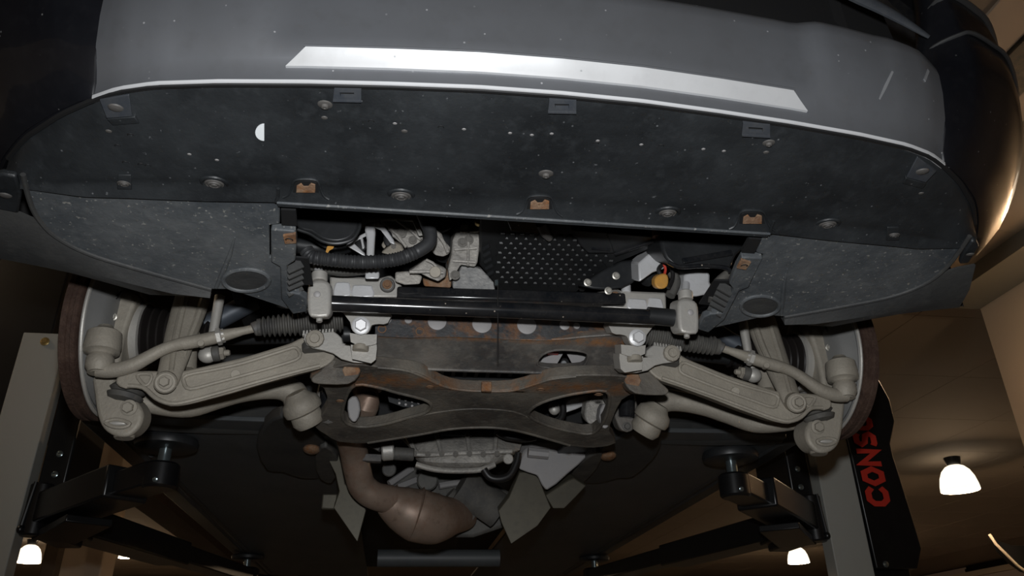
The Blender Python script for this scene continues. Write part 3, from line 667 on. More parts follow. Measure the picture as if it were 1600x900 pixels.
    # console where the arm and anti-roll bar meet the subframe
    def I(u, v, y): return U(cI(u,v), y=y)
    def Is(p, y): return [I(a,b,y) for a, b in p]
    cs = MB()
    cs.prism(smooth(Is([(470,60),(480,95),(535,165),(545,215),(580,255),(660,258),(690,225),(705,190),(760,180),(830,172),(835,60)],1.262),2,True), (0,.035,.014))
    cs.prism(Is([(532,250),(600,262),(745,262),(742,335),(690,350),(600,350),(540,322)],1.272), (0,.04,.016))
    cs.prism(Is([(490,335),(540,340),(552,455),(700,488),(735,460),(745,370),(742,335),(690,350),(600,350)],1.285), (0,.04,.016))
    co = cs.build('front_console', alul, car, .004, seg=3, label='pale aluminium console bolted to the subframe')
    hexb(I(620,195,1.26), fwd, .0165, co, aluc)
    MB().cyl(I(620,352,1.283), I(615,395,1.283), .014).build('console_sleeve', alud, co)
    tb = MB().prism(Is([(172,300),(178,255),(250,250),(330,245),(408,240),(440,262),(470,292),(478,330),(538,342),(556,440),(600,470),(700,490),(560,482),(465,455),(400,410),(330,388),(240,370),(195,345)],1.315), (0,.03,.01)).build('toothed_bracket', alul, car, .003, label='pale bracket with a toothed upper edge')
    for k in range(10):
        a = I(172+k*25,258-k*1.6,1.316)
        MB().prism([a+Vector((-.0022,0,-.003)),a+Vector((.0022,0,-.003)),a+Vector((.0012,0,.0065)),a+Vector((-.0012,0,.0065))], (0,.008,0)).build('tooth', alul, tb)
    MB().lathe(I(262,300,1.312), (0,-1,-.2), [(0,0),(0,.016),(.004,.0165),(.007,.015),(.008,.009),(.011,.008),(.011,0)], 12).build('arm_bolt', alud, tb, label='many-sided bolt head')
    MB().cyl(I(255,330,1.345), I(258,395,1.345), .022).build('inner_bush', rubber, la, label='rubber bush at the inner end of the arm')
    MB().prism(smooth(Is([(230,600),(300,545),(400,455),(560,500),(612,530),(600,590),(520,650),(340,652),(250,640)],1.36),2,True), (0,.03,.01)).build('subframe_ear', brace, car, .004, label='rusty ear of the subframe beside the arm')
    MB().cyl(I(545,545,1.357), I(545,545,1.365), .016, 8).build('ear_bolt', rustm, la)
    # anti-roll bar clamp
    cl = MB().prism(smooth([U(cE(*p), y=1.165) for p in ((250,575),(290,552),(345,552),(382,575),(390,640),(386,745),(362,782),(262,780),(242,740),(240,640))],2,True), (0,.045,.017)).build('bar_clamp', alul, car, .006, seg=3, label='pale cast clamp of the anti-roll bar')
    MB().cyl(U(cE(316,560),y=1.18), U(cE(318,505),y=1.18), .013).build('clamp_neck', alul, cl)
    MB().cyl(U(cE(318,510),y=1.18), U(cE(300,450),y=1.19), .007).build('clamp_stud', aluc, cl)
    inst('dome', mk_dome, 'clamp_button', grey, cl, U(cE(302,640),y=1.164), fwd, .0055)
    MB().cyl(U(cE(316,780),y=1.18), U(cE(316,812),y=1.18), .005).build('clamp_pin', alul, cl)
    # bright casting behind the bar with its pockets
    E_ = lambda p, y: [U(cE(*q), y=y) for q in p]
    kc = MB().prism(E_([(380,520),(520,530),(690,540),(760,520),(830,580),(840,660),(380,660)],1.245), (0,.05,.025)).build('side_casting', alul, car, .004, label='bright cast mounting behind the anti-roll bar')
    for q in (((412,575),(430,560),(500,562),(508,580),(508,650),(404,650)), ((522,590),(535,577),(640,580),(650,595),(655,655),(520,655))):
        MB().prism(smooth(E_(q,1.242),2,True), (0,.01,0)).build('casting_boss', aluc, kc, .003)
    MB().cyl(U(cE(655,500),y=1.25), U(cE(655,550),y=1.25), .009).build('casting_stud', aluc, kc)
    MB().lathe(U(cE(742,582),y=1.24), fwd, [(-.02,.0135),(0,.0135),(.003,.012),(.003,.009),(0,.0085)], 24).build('bolt_collar', rubber, kc)
    hexb(U(cE(740,578),y=1.238), fwd, .0088, kc, rustm, label='rusty bolt face')
MIR = False
# anti-roll bar
bar = MB().tube(smooth([U((440,470),y=1.28)]+[U(p,y=1.19) for p in ((485,472),(517,474),(668,480),(820,486),(940,492),(1053,497),(1080,498))]+[U((1120,488),y=1.28)],4), .0135, 20).build('anti_roll_bar', blackg, car, label='glossy black anti-roll bar across the front')
MB().tube([U((1012,493),y=1.19),U((1054,497),y=1.19)], .0155, 20).build('bar_sleeve', blackp, bar)
MB().beam(U((620,461),y=1.245), U((975,471),y=1.245), .03, .022).build('cross_rail', blackg, car, .004, label='flat black rail behind the anti-roll bar')
# subframe plate and brace
SB = (1.2,.535,-.115)
def S(p, dz=0): return U(p, pl=SB)+Vector((0,0,dz))
SU = (1.31,.570,-.5)
def T(p, dz=0): return U(p, pl=SU)+Vector((0,0,dz))
pl = [T(p) for p in ((586,523),(640,526),(700,524),(780,527),(860,529),(920,524),(985,520),(985,545),(962,566),(952,584),(900,582),(760,579),(640,575),(586,572),(580,545))]
win = smooth([T(p) for p in ((839,566),(848,554),(866,547.5),(890,547),(912,550),(919,556),(914,570),(900,574),(870,575),(845,573))],2,True)
sf = MB().holed([pl, win], (0,.006,.012)).build('subframe', subf, car, label='dark steel subframe plate with rust along its seam')
MB().tube(win+[win[0]], .0022, 8, caps=False).build('window_rim', subf, sf)
yf = T((780,526)).y
fl_ = MB().prism([U(p, y=yf-.002) for p in ((586,478),(700,482),(985,494),(985,522),(920,526),(860,531),(780,529),(700,526),(640,528),(586,525))], (0,.008,.003)).build('front_flange', flangem, sf, .001, label='upright front flange of the subframe')
MB().tube(smooth([T(p,-.0005) for p in ((588,524),(640,527),(700,525),(780,528),(860,530),(920,525),(980,521)) ],4), .0028, 8).build('seam', subf, sf)
MB().tube(smooth([T(p,-.001) for p in ((588,572),(700,577),(800,580),(900,583),(950,583))],4), .0035, 8).build('plate_edge', subf, sf)
for p, r_ in (((638,500),.007),((683,502),.0175),((753,506),.0185),((823,508),.0185),((882,508),.010),((901,509),.0065),((600,497),.014)):
    MB().lathe(U(p, y=yf-.003), (0,-1,0), [(-.003,r_),(.0005,r_*.97),(.001,r_*.9),(.001,0)], 28).build('round_opening', grey, fl_, label='pale round opening in the flange')
for p in ((656,518),(908,524),(597,514)):
    inst('ring', mk_ring, 'rusty_hole', rustm, fl_, U(p, y=yf-.003), fwd, .0065)
# things seen through the window
wv = MB().prism([U(p,y=1.42) for p in ((842,572),(850,556),(872,549),(880,552),(866,576))], (0,.02,.02)).build('window_lever', grey, sf, label='pale metal seen through the window')
MB().prism([U(p,y=1.42) for p in ((885,552),(912,552),(918,560),(908,574),(895,570))], (0,.02,.02)).build('window_lever', grey, sf)
MB().box(U((864,551),y=1.41), (.022,.01,.006)).build('red_tab', redm, sf, .001, label='small red tab in the window')
MB().cyl(U((881,573),y=1.41), U((881,568),y=1.43), .006).build('window_stud', white, sf)
# X-shaped brace
ob = [(484,588),(500,578),(545,566),(590,570),(640,576),(662,582),(690,598),(720,606),(760,607),(800,606),(836,596),(860,588),(900,584),(960,584),(1008,592),(1004,606),(992,612),(972,622),(958,650),(952,672),(962,690),(930,697),(890,694),(850,684),(820,674),(780,667),(740,666),(700,669),(650,678),(610,686),(575,690),(530,688),(508,676),(492,664),(500,650),(512,630),(506,604)]
h1 = [(556,598),(592,602),(620,610),(660,620),(674,630),(664,642),(636,650),(600,660),(560,664),(536,652),(540,620)]
h2 = [(826,646),(838,630),(870,618),(910,610),(946,608),(952,626),(944,654),(926,674),(896,672),(856,662)]
br = MB().holed([smooth([S(p,-.004) for p in ob],2,True)]+[smooth([S(p,-.004) for p in h],2,True) for h in (h1,h2)], (0,.006,.024)).build('subframe_brace', brace, car, .003, label='rusty X-shaped steel brace under the subframe')
for L in (h1,h2):
    q = smooth([S(p,-.004) for p in L],3,True); MB().tube(q+[q[0]], .0035, 8, caps=False).build('brace_rim', brace, br)
MB().tube(smooth([S(p,-.004) for p in ((590,571),(640,577),(690,599),(722,606),(760,608),(800,607),(836,597),(862,589),(900,585))],4), .003, 8).build('rusty_rim', brace, br, label='orange rusty upper rim of the brace')
MB().tube(smooth([S(p,-.003) for p in ((640,652),(680,642),(740,636),(800,640),(830,652))],4), .003, 8).build('brace_crease', brace, br)
MB().tube(smooth([S(p,-.003) for p in ((575,689),(650,677),(700,668),(740,665),(780,666),(820,673),(890,693))],4), .004, 8).build('brace_lower_rim', brace, br)
for p in ((545,578),(935,612),(978,594),(672,600),(845,604),(532,622)):
    inst('ring', mk_ring, 'brace_hole', rustm, br, S(p,-.006), down, .007)
for p in ((760,603),): MB().box(S(p,-.002), (.02,.01,.02)).build('rusty_clip', rustm, br, .002, label='rusty clip on the brace rim')
for k in range(12):
    MB().box(U((636+k*18,590-2*abs(k-6)*.3), y=1.52)+Vector((0,0,.03)), (.008,.03,.05)).build('oil_pan_rib', blackp, br)
MB().box(U((745,590),y=1.55)+Vector((0,0,.03)), (.40,.02,.08)).build('oil_pan', dark, car, label='black ribbed oil pan edge between plate and brace')
# what shows through the right opening of the brace
MB().ell(U((866,638),y=1.72), (.014,.012,.016)).build('pale_cap', alul, car, label='pale rounded cap seen through the brace')
MB().prism([U(p,y=1.74) for p in ((878,634),(890,622),(916,616),(922,630),(900,640),(882,646))], (0,.04,.02)).build('seen_casting', aluc, car, .004, label='bright casting seen through the brace')
MB().tube(smooth([U(p,y=1.70) for p in ((876,622),(880,640),(874,656),(850,664))],4), .008, 10).build('seen_hose', cvm, car, label='black hose seen through the brace')
MB().prism(smooth([U(p,y=1.68) for p in ((922,616),(944,612),(948,634),(938,656),(922,664),(914,648))],2,True), (0,.04,.02)).build('seen_lump', cast, car, .005, label='grey speckled lump seen through the brace')
# black perforated guard in the left opening
pg = MB().prism([U(p,y=1.60) for p in ((604,612),(640,612),(672,628),(662,638),(630,636),(608,628))], (0,.02,.01)).build('perforated_guard', blackp, car, label='black perforated guard with pale holes')
for i in range(5):
    for j in range(3):
        inst('dome', mk_dome, 'guard_hole', grey, pg, U((624+i*10,616+j*7+i*2.2),y=1.597), fwd, .0028)
# ------------------------------------------------------------------ engine seen through the opening
def E(p, y): return [U(cE(*q), y=y) for q in p]
def Fp(p, y): return [U(cF(*q), y=y) for q in p]
bk = (0,.05,.03)
def chunk(name, pts, mt, depth=bk, bev=.004, sm=1, label=None, parent=None):
    P = smooth(pts, sm, True) if sm > 1 else pts
    return MB().prism(P, depth).build(name, mt, parent or car, bev, label=label, seg=2)
can = chunk('canister', E([(150,105),(300,100),(540,130),(562,160),(560,215),(520,280),(460,308),(400,312),(330,295),(260,250),(180,225)],1.12), blackp2 if 'blackp2' in globals() else blackp, (0,.09,.05), .012, 2, label='smooth black canister at the edge of the opening')
MB().tube(smooth(E([(180,235),(260,262),(330,305),(400,322),(470,316),(530,288),(568,218),(566,150)],1.118),4), .003, 8).build('canister_seam', blackp, can)
chunk('leaf', E([(355,375),(365,340),(385,335),(408,340),(400,355),(380,365),(368,382)],1.14), amber, (0,.002,.001), 0, label='dry orange leaf caught in the engine bay')
P = smooth(E([(235,365),(270,405),(340,418),(430,428),(520,436),(620,438),(720,432),(800,420),(870,398),(940,365),(990,330),(1010,290),(1005,240),(985,190),(960,130)],1.11),14); R = []
hl = MB(); n = len(P)
hose = MB().tube(P, [.0108+.0009*math.sin(i*1.75) if i < n*.62 else .0112 for i in range(n)], 14).build('coolant_hose', hosem, car, label='black corrugated hose curving across the engine')
rb = chunk('alternator_bracket', E([(605,200),(660,190),(665,260),(660,330),(655,420),(690,500),(690,545),(600,545),(610,420),(612,300),(600,240)],1.19), aluc, (0,.03,.02), .003, label='bright ribbed aluminium bracket')
for q in ([(480,335),(510,300),(560,275),(612,250),(612,275),(560,300),(530,320),(600,385),(600,405),(500,345)], [(570,285),(585,280),(600,350),(585,360)], [(640,215),(680,180),(720,210),(780,300),(790,330),(760,320),(700,240)]):
    chunk('bracket_web', E(q,1.20), aluc, (0,.02,.012), .002, parent=rb)
ec = chunk('engine_casting', E([(690,170),(900,175),(930,230),(970,260),(960,310),(900,345),(860,350),(800,300),(760,270),(735,215)],1.22), cast, (0,.06,.04), .003, 1, label='pale rough engine casting behind the hose')
for q in ([(700,380),(780,310),(830,330),(850,375),(780,400)], [(700,330),(750,270),(760,300),(720,360)]): chunk('casting_web', E(q,1.21), alud, (0,.03,.02), .003, parent=ec)
for k in range(4):
    chunk('casting_fin', E([(895+k*9,175+k*20),(915+k*9,172+k*20),(955+k*3,235+k*12),(925+k*4,245+k*10)],1.185), alul, (0,.01,.006), .001, parent=ec)
chunk('engine_mount', E([(1040,230),(1080,260),(1100,310),(1135,345),(1130,385),(1090,405),(1040,395),(1020,370),(1045,330)],1.18), cast, (0,.05,.03), .003, 1, label='small pale casting right of the hose')
chunk('lower_link', E([(870,500),(930,460),(980,420),(1040,450),(1110,480),(1105,530),(1060,560),(1010,540),(950,510)],1.19), cast, (0,.05,.03), .003, 1, label='pale cast link under the hose')
chunk('lower_casting', E([(790,500),(870,495),(960,525),(945,575),(850,580),(790,560)],1.21), cast, (0,.04,.02), .003, 1, label='grey casting stub by the bolt')
chunk('pulley', E([(1050,195),(1090,190),(1140,200),(1140,225),(1090,245),(1060,235)],1.2), hosem, (0,.04,.02), .004, 2, label='dark pulley behind the hose')
chunk('rusty_flange', E([(960,540),(1040,560),(1110,530),(1120,430),(1150,420),(1140,600),(970,590)],1.24), rustm, (0,.03,.02), .003, label='rusty flange behind the castings')
gc = chunk('gear_casting', E([(1180,230),(1230,195),(1330,195),(1345,260),(1320,330),(1305,440),(1290,470),(1200,455),(1150,540),(1130,560),(1120,480),(1140,400),(1150,300)],1.21), cast, (0,.08,.05), .003, 1, label='large pale engine casting beside the dimpled cover')
for p in ((1225,225),(1210,315),(1165,520),(1250,300)): hexb(U(cE(*p),y=1.205), fwd, .009, gc, cast)
chunk('rough_plate', E([(1150,560),(1190,500),(1205,462),(1290,470),(1330,480),(1405,565),(1415,615),(1150,605)],1.235), mat('speckled_casting', (.19,.19,.19), .75, .1, dust=(.4,.39,.37), amt=.7, scale=90, bump=.8), (0,.03,.02), .002, label='grey speckled cast plate')
MB().cyl(U(cE(1310,178),y=1.15), U(cE(1312,195),y=1.16), .007).build('brass_plug', brass, gc, label='small brass plug')
for a, b, y, r in (((745,215),(860,345),1.215,.003),((800,180),(950,300),1.213,.0026),((700,175),(905,180),1.215,.0028),((880,500),(1090,505),1.183,.003),((985,425),(1050,470),1.183,.0026),((1060,270),(1120,380),1.173,.003)):
    MB().tube([U(cE(*a),y=y),U(cE((a[0]+b[0])/2+6,(a[1]+b[1])/2-5),y=y-.002),U(cE(*b),y=y)], r, 8).build('casting_rib', cast, ec)
for a, b in (((1195,250),(1310,245)),((1160,360),(1300,350)),((1150,430),(1290,440)),((1250,200),(1245,460))):
    MB().tube([U(cE(*a),y=1.203),U(cE(*b),y=1.203)], .0026, 8).build('casting_rib', cast, gc)
for p, r in (((830,255),.010),((900,300),.008),((780,345),.007)): hexb(U(cE(*p),y=1.212), fwd, r, ec, cast)
MB().ell(U(cE(575,335),y=1.205), (.011,.004,.012)).build('bracket_hollow', dark, rb)
MB().ell(U(cE(745,290),y=1.205), (.008,.004,.016)).build('casting_hollow', dark, ec)
MB().cyl(U(cE(1040,500),y=1.185), U(cE(1040,500),y=1.178), .010).build('link_eye', alud, ec)
# hoses and pipes further up in the bay
for pts, y, r, mt, lb in (([(180,330),(300,345),(420,350),(560,300)],1.26,.016,blackp,'black pipe behind the canister'),([(560,180),(640,170),(760,160),(900,150)],1.24,.014,rubber,'grey pipe along the top of the engine'),
                          ([(1080,260),(1100,330),(1090,420)],1.27,.014,blackp,'black pipe between the castings'),([(200,430),(320,470),(460,490),(600,480)],1.2,.010,rubber,'grey pipe under the hose')):
    MB().tube(smooth(E(pts,y),5), r, 12).build('engine_pipe', mt, car, label=lb)
for pts, y, r, mt, lb in (([(930,330),(1000,380),(960,470)],1.24,.012,blackp,'black pipe behind the bracket'),([(1100,420),(1120,470),(1090,540)],1.2,.009,rubber,'grey pipe behind the connector'),([(1400,420),(1340,470),(1290,560)],1.12,.008,rubber,'grey pipe beside the splash shield')):
    MB().tube(smooth(Fp(pts,y),5), r, 12).build('engine_pipe', mt, car, label=lb)
# black cover with dimples
CV = (1.13,.698,-.20)
def V(u, v, dz=0): return U(cF(u,v), pl=CV)+Vector((0,0,dz))
cov = [(100,130),(330,120),(600,140),(1005,180),(1005,290),(900,335),(820,370),(760,405),(720,432),(660,475),(605,525),(400,522),(185,518),(165,470),(95,380)]
cv_o = MB().prism([V(*p) for p in cov], (0,.02,.05)).build('engine_cover', mat('cover_black', (.010,.0105,.011), .48, 0, dust=(.02,.021,.022), amt=.4, scale=20), car, .004, label='black dimpled engine cover')
hx = MB()
for j in range(12):
    for i in range(13):
        u = 215+i*50+(25 if j % 2 else 0)-(j*3); v = 232+j*25+i*1.5
        if v > 505 or v < 215 or u < 185+max(0,(v-430)*.0) or (v > 400 and u > 720-(v-420)*1.0) or (u > 640+(0 if v > 300 else -40) and v < 290) or u > 790 or (u > 700 and v > 395): continue
        c = V(u,v); ww = (V(u+23.5,v)-V(u-23.5,v)).length/2; hh = .0048*2.6
        pts = [c+Vector((ww*math.cos(a), hh*math.sin(a)*1.0, 0)) for a in [math.pi/3*k for k in range(6)]]
        k_ = CV[2]
        for q in pts: q.z = CV[1]+k_*(q.y-CV[0])
        n0 = len(hx.v); top = [c+(q-c)*.86+Vector((0,0,-.0025)) for q in pts]
        hx.add(pts+top, [tuple(range(6,12))]+[(m_, (m_+1) % 6, (m_+1) % 6+6, m_+6) for m_ in range(6)])
hx.build('cover_dimples', bpy.data.materials['cover_black'], cv_o, label='rows of six-sided dimples', kind='stuff')
for q in ([(575,165),(760,180),(800,290),(660,290),(620,250)], [(750,180),(1005,200),(1005,235),(820,290),(795,285)]):
    MB().prism([V(*p,-.012) for p in q], (0,.01,.014)).build('cover_lid', blackp, cv_o, .003, label='smooth lid on the dimpled cover')
MB().tube([V(680,262,-.012),V(775,270,-.012)], .003, 8).build('lid_lip', blackg, cv_o)
MB().tube([V(800,290,-.013),V(1005,222,-.013)], .0035, 8).build('lid_lip', blackg, cv_o)
MB().prism([V(*p,-.006) for p in ((240,130),(400,140),(410,205),(260,190))], (0,.005,.006)).build('cover_window', blackg, cv_o, .002)
MB().tube([V(415,150,-.006),V(440,190,-.01),V(462,222,-.008)], [.009,.009,.006], 10).build('cover_strut', clipm, cv_o, label='dusty strut beside the cover')
for k in range(5):
    MB().beam(V(112+k*6,290+k*34,-.004), V(150+k*6,275+k*34,-.002), .004, .006).build('cover_fin', blackp, cv_o)
# black bracket with three pale bolts
bb = chunk('black_bracket', Fp([(630,490),(680,450),(740,410),(830,360),(920,350),(925,400),(905,470),(840,500),(760,510),(690,505)],1.22), blackp, (0,.04,.02), .004, label='black bracket with three pale bolts')
for p in ((808,437),(660,472),(768,515)): hexb(U(cF(*p),y=1.215), fwd, .0075, bb, steel)
MB().tube(Fp([(925,355),(922,430)],1.21), .003, 8).build('bracket_edge', alul, bb)
# right-hand castings, airbox and connector
tc_ = chunk('triangle_casting', Fp([(1005,240),(1045,240),(1045,290),(1070,360),(1060,400),(1000,420),(930,470),(925,370),(985,320),(1000,290)],1.18), aluc, (0,.05,.03), .003, 1, label='bright triangular casting')
MB().cyl(U(cF(1022,245),y=1.17), U(cF(1020,295),y=1.17), .007).build('casting_stud', aluc, tc_)
conn = chunk('connector', Fp([(1012,455),(1035,430),(1070,425),(1084,450),(1078,490),(1050,505),(1018,495)],1.17), amber, (0,.02,.01), .003, 2, label='amber electrical connector')
MB().tube(smooth(Fp([(1062,425),(1066,400),(1055,370)],1.172),4), .0025, 8).build('connector_wire', redm, conn, label='red wire')
MB().tube(smooth(Fp([(1040,430),(1030,405),(1050,380),(1090,385),(1105,440),(1080,500)],1.175),4), .004, 8).build('wiring_loom', cvm, car, label='black wiring loom')
ab = chunk('air_box', Fp([(1055,215),(1200,220),(1420,235),(1500,265),(1440,330),(1420,370),(1390,400),(1150,395),(1090,370),(1050,310)],1.10), blackp, (0,.09,.06), .01, 2, label='black plastic box right of the opening')
MB().beam(U(cF(1155,360),y=1.095), U(cF(1412,316),y=1.095), .004, .010).build('box_rib', blackg, ab, .001, label='glossy rib on the box')
MB().tube(smooth(Fp([(1080,365),(1140,390),(1260,385),(1380,395),(1405,420)],1.10),4), .004, 8).build('box_edge', blackg, ab)
MB().tube(Fp([(1015,170),(1020,235)],1.12), .008, 10).build('amber_pipe', rustm, car, label='brown pipe above the casting')
for q, d in (([(1180,410),(1290,408),(1300,470),(1310,530),(1150,545),(1165,480)],1.2),):
    chunk('strut_mount', Fp(q,d), aluc, (0,.05,.03), .005, 2, label='bright cast mount beside the anti-roll bar')
MB().tube([U((778,436),y=1.16),U((778,560),y=1.21)], .0009, 6).build('hanging_wire', cvm, car, label='thin black wire hanging from the engine cover')
MB().cyl(U((776,438),y=1.158), U((776,446),y=1.158), .003).build('wire_end', zinc, car)
# ------------------------------------------------------------------ gearbox, exhaust, heat shields
def Mp(p, y): return [U(cM(*q), y=y) for q in p]
def Np(p, y): return [U(cN(*q), y=y) for q in p]
gb = MB()
rowsg = []
for (v_, yy, w0, w1) in ((128,2.02,605,1240),(200,1.96,620,1260),(260,1.93,680,1240),(310,1.93,700,1180),(345,1.95,740,1100),(352,1.99,770,1060)):
    row = []
    for i in range(17):
        t = i/16; u = lerp(w0,w1,t); b = 1-(2*t-1)**4
        row.append(U(cM(u, v_-(1-b)*16), y=yy+.06*(1-b)))
    rowsg.append(row)
gbx = MB().grid(rowsg, (0,.05,.04)).build('gearbox', cast, car, ang=50, label='grey cast gearbox sump behind the brace')
MB().tube(smooth([U(cM(*p),y=1.925) for p in ((640,262),(760,268),(900,262),(1060,255),(1200,250))],4), .006, 8).build('sump_rim', cast, gbx)
MB().tube(smooth([U(cM(*p),y=1.93) for p in ((700,318),(800,345),(930,352),(1040,345),(1110,318))],4), .007, 8).build('sump_lower_rim', cast, gbx)
MB().box(U(cM(910,160),y=1.97), (.08,.02,.012)).build('sump_slot', dark, gbx)
for p in ((560,255),(1180,290)):
    MB().cyl(U(cM(*p),y=1.92), U(cM(*p),y=1.97), .013).build('sump_boss', cast, gbx)
MB().tube(smooth(Np([(195,150),(240,175),(330,185),(390,175)],1.90),4), .009, 10).build('cable', cvm, car, label='black cable along the gearbox')
MB().tube(smooth(Np([(120,345),(150,385),(200,395),(255,375),(290,310),(300,260)],1.91),4), .009, 10).build('cable_loop', cvm, car, label='black cable loop under the gearbox')
gr = chunk('gearbox_support', Np([(330,250),(420,205),(520,200),(600,230),(680,210),(660,280),(560,370),(445,460),(400,380),(300,345)],2.05), grey, (0,.06,.05), .006, 2, label='pale pressed support right of the gearbox')
MB().tube(Np([(350,255),(455,265)],2.03), .014, 8).build('support_bead', grey, gr)
for k in range(7): hexb(U(cM(690+k*72, 262+(k % 2)*3),y=1.918), fwd, .0075, gbx, cast)
for a, b in (((640,150),(700,255)),((800,135),(830,255)),((960,130),(980,255)),((1120,140),(1110,250))):
    MB().tube([U(cM(*a),y=1.985),U(cM((a[0]+b[0])/2,(a[1]+b[1])/2),y=1.945),U(cM(*b),y=1.925)], .006, 8).build('sump_rib', cast, gbx)
for a, b in (((560,420),(680,340)),((600,440),(700,400)),((820,430),(1000,400)),((980,370),(1180,500)),((1010,420),(1160,540))):
    MB().tube([U(cM(*a),y=2.27),U(cM(*b),y=2.29)], .010, 8).build('tail_rib', grey, gbx)
for p, r in (((560,345),.02),((1080,420),.016),((760,400),.03)):
    MB().cyl(U(cM(*p),y=2.2), U(cM(*p),y=2.3), r).build('tail_boss', rubber, gbx)
# exhaust: flange, down pipe, bend, flexible joint and cone
ex = MB().tube(smooth([U(cI(*p),y=1.72) for p in ((650,660),(660,760),(655,840))]+[U(cM(*p),y=y) for p, y in (((355,150),1.85),((375,250),1.93),((395,350),1.97),((420,430),2.0),((480,480),2.02),((560,500),2.05))],5), [.030,.028,.028,.030,.034,.034,.034,.034,.036], 18).build('exhaust_pipe', exh, car, label='brown exhaust down pipe bending to the centre')
MB().lathe(U(cI(660,660),y=1.715), (0,.1,-1), [(-.01,.02),(-.01,.036),(.012,.036),(.014,.028)], 24).build('exhaust_flange', exh, ex)
ct = MB().tube(smooth([U(cM(*p),y=y) for p, y in (((545,505),2.05),((620,545),2.08),((700,580),2.1),((790,600),2.13),((880,590),2.18),((960,590),2.24))],6), [.036,.056,.068,.066,.050,.036], 24).build('catalytic_converter', exh, car, label='bulged brown exhaust converter')
for p, r_ in (((575,510),.045),((700,575),.0705),((780,600),.068)):
    a = U(cM(*p),y=2.1 if p[0] < 760 else 2.13); MB().lathe(a, (1,.15,-.25), [(-.004,r_-.006),(0,r_),(.004,r_-.006)], 28).build('converter_band', exh, ct)
MB().cyl(U(cM(520,250),y=1.92), U(cM(585,245),y=1.92), .024, 20).build('sensor_ring', alul, car, label='pale round coupling beside the exhaust pipe')
MB().beam(U(cM(420,285),y=1.93), U(cM(520,290),y=1.93), .02, .018).build('coupling_strut', clipm, ex, .002)
MB().beam(U(cM(430,195),y=1.94), U(cM(515,240),y=1.93), .018, .014).build('coupling_strut', clipm, ex, .002)
MB().cyl(U(cM(585,262),y=1.92), U(cM(690,268),y=1.92), .016).build('output_shaft', rubber, car, label='grey shaft stub beside the coupling')
for pts, y in (([(225,195),(280,210),(310,310),(330,420),(420,490),(440,560),(395,725),(270,545),(300,460),(280,370),(240,290)],2.12),):
    chunk('heat_shield', Mp(pts,y), heat, (0,.02,.015), .002, label='beige heat shield tongue left of the exhaust')
MB().box(U(cM(250,515),y=2.15), (.04,.02,.04)).build('shield_clip', heat, car, .004)
chunk('heat_shield', Np([(305,360),(395,355),(430,450),(470,545),(400,640),(262,735),(210,620),(195,560),(250,490),(280,420)],2.12), heat, (0,.02,.015), .002, label='beige heat shield tongue right of the exhaust')
chunk('support_foot', Np([(440,480),(560,400),(590,390),(655,430),(600,490),(540,550),(480,550)],2.14), heat, (0,.03,.02), .003, label='beige pressed foot of the gearbox support')
for (a, b, w) in (((0,420),(200,560),.05),((30,380),(190,480),.012),((-60,470),(60,600),.02)):
    MB().tube([U(cN(*a),y=2.16),U(cN(*b),y=2.2)], w, 12, flat=.5, flatdir=(0,1,0)).build('gearbox_rib', grey2 if 'grey2' in globals() else rubber, gbx)
gh = MB()
gh.prism(Mp([(560,420),(680,330),(1000,360),(1260,500),(1240,620),(1000,700),(800,700),(560,600)],2.3), (0,.5,.1)); gh.build('gearbox_tail', rubber, car, .01, label='dim grey tail of the gearbox')
MB().tube([U((590,872),y=2.9),U((780,872),y=2.9)], .03, 12).build('cross_bar', floorm, car, label='dark cross bar under the floor')
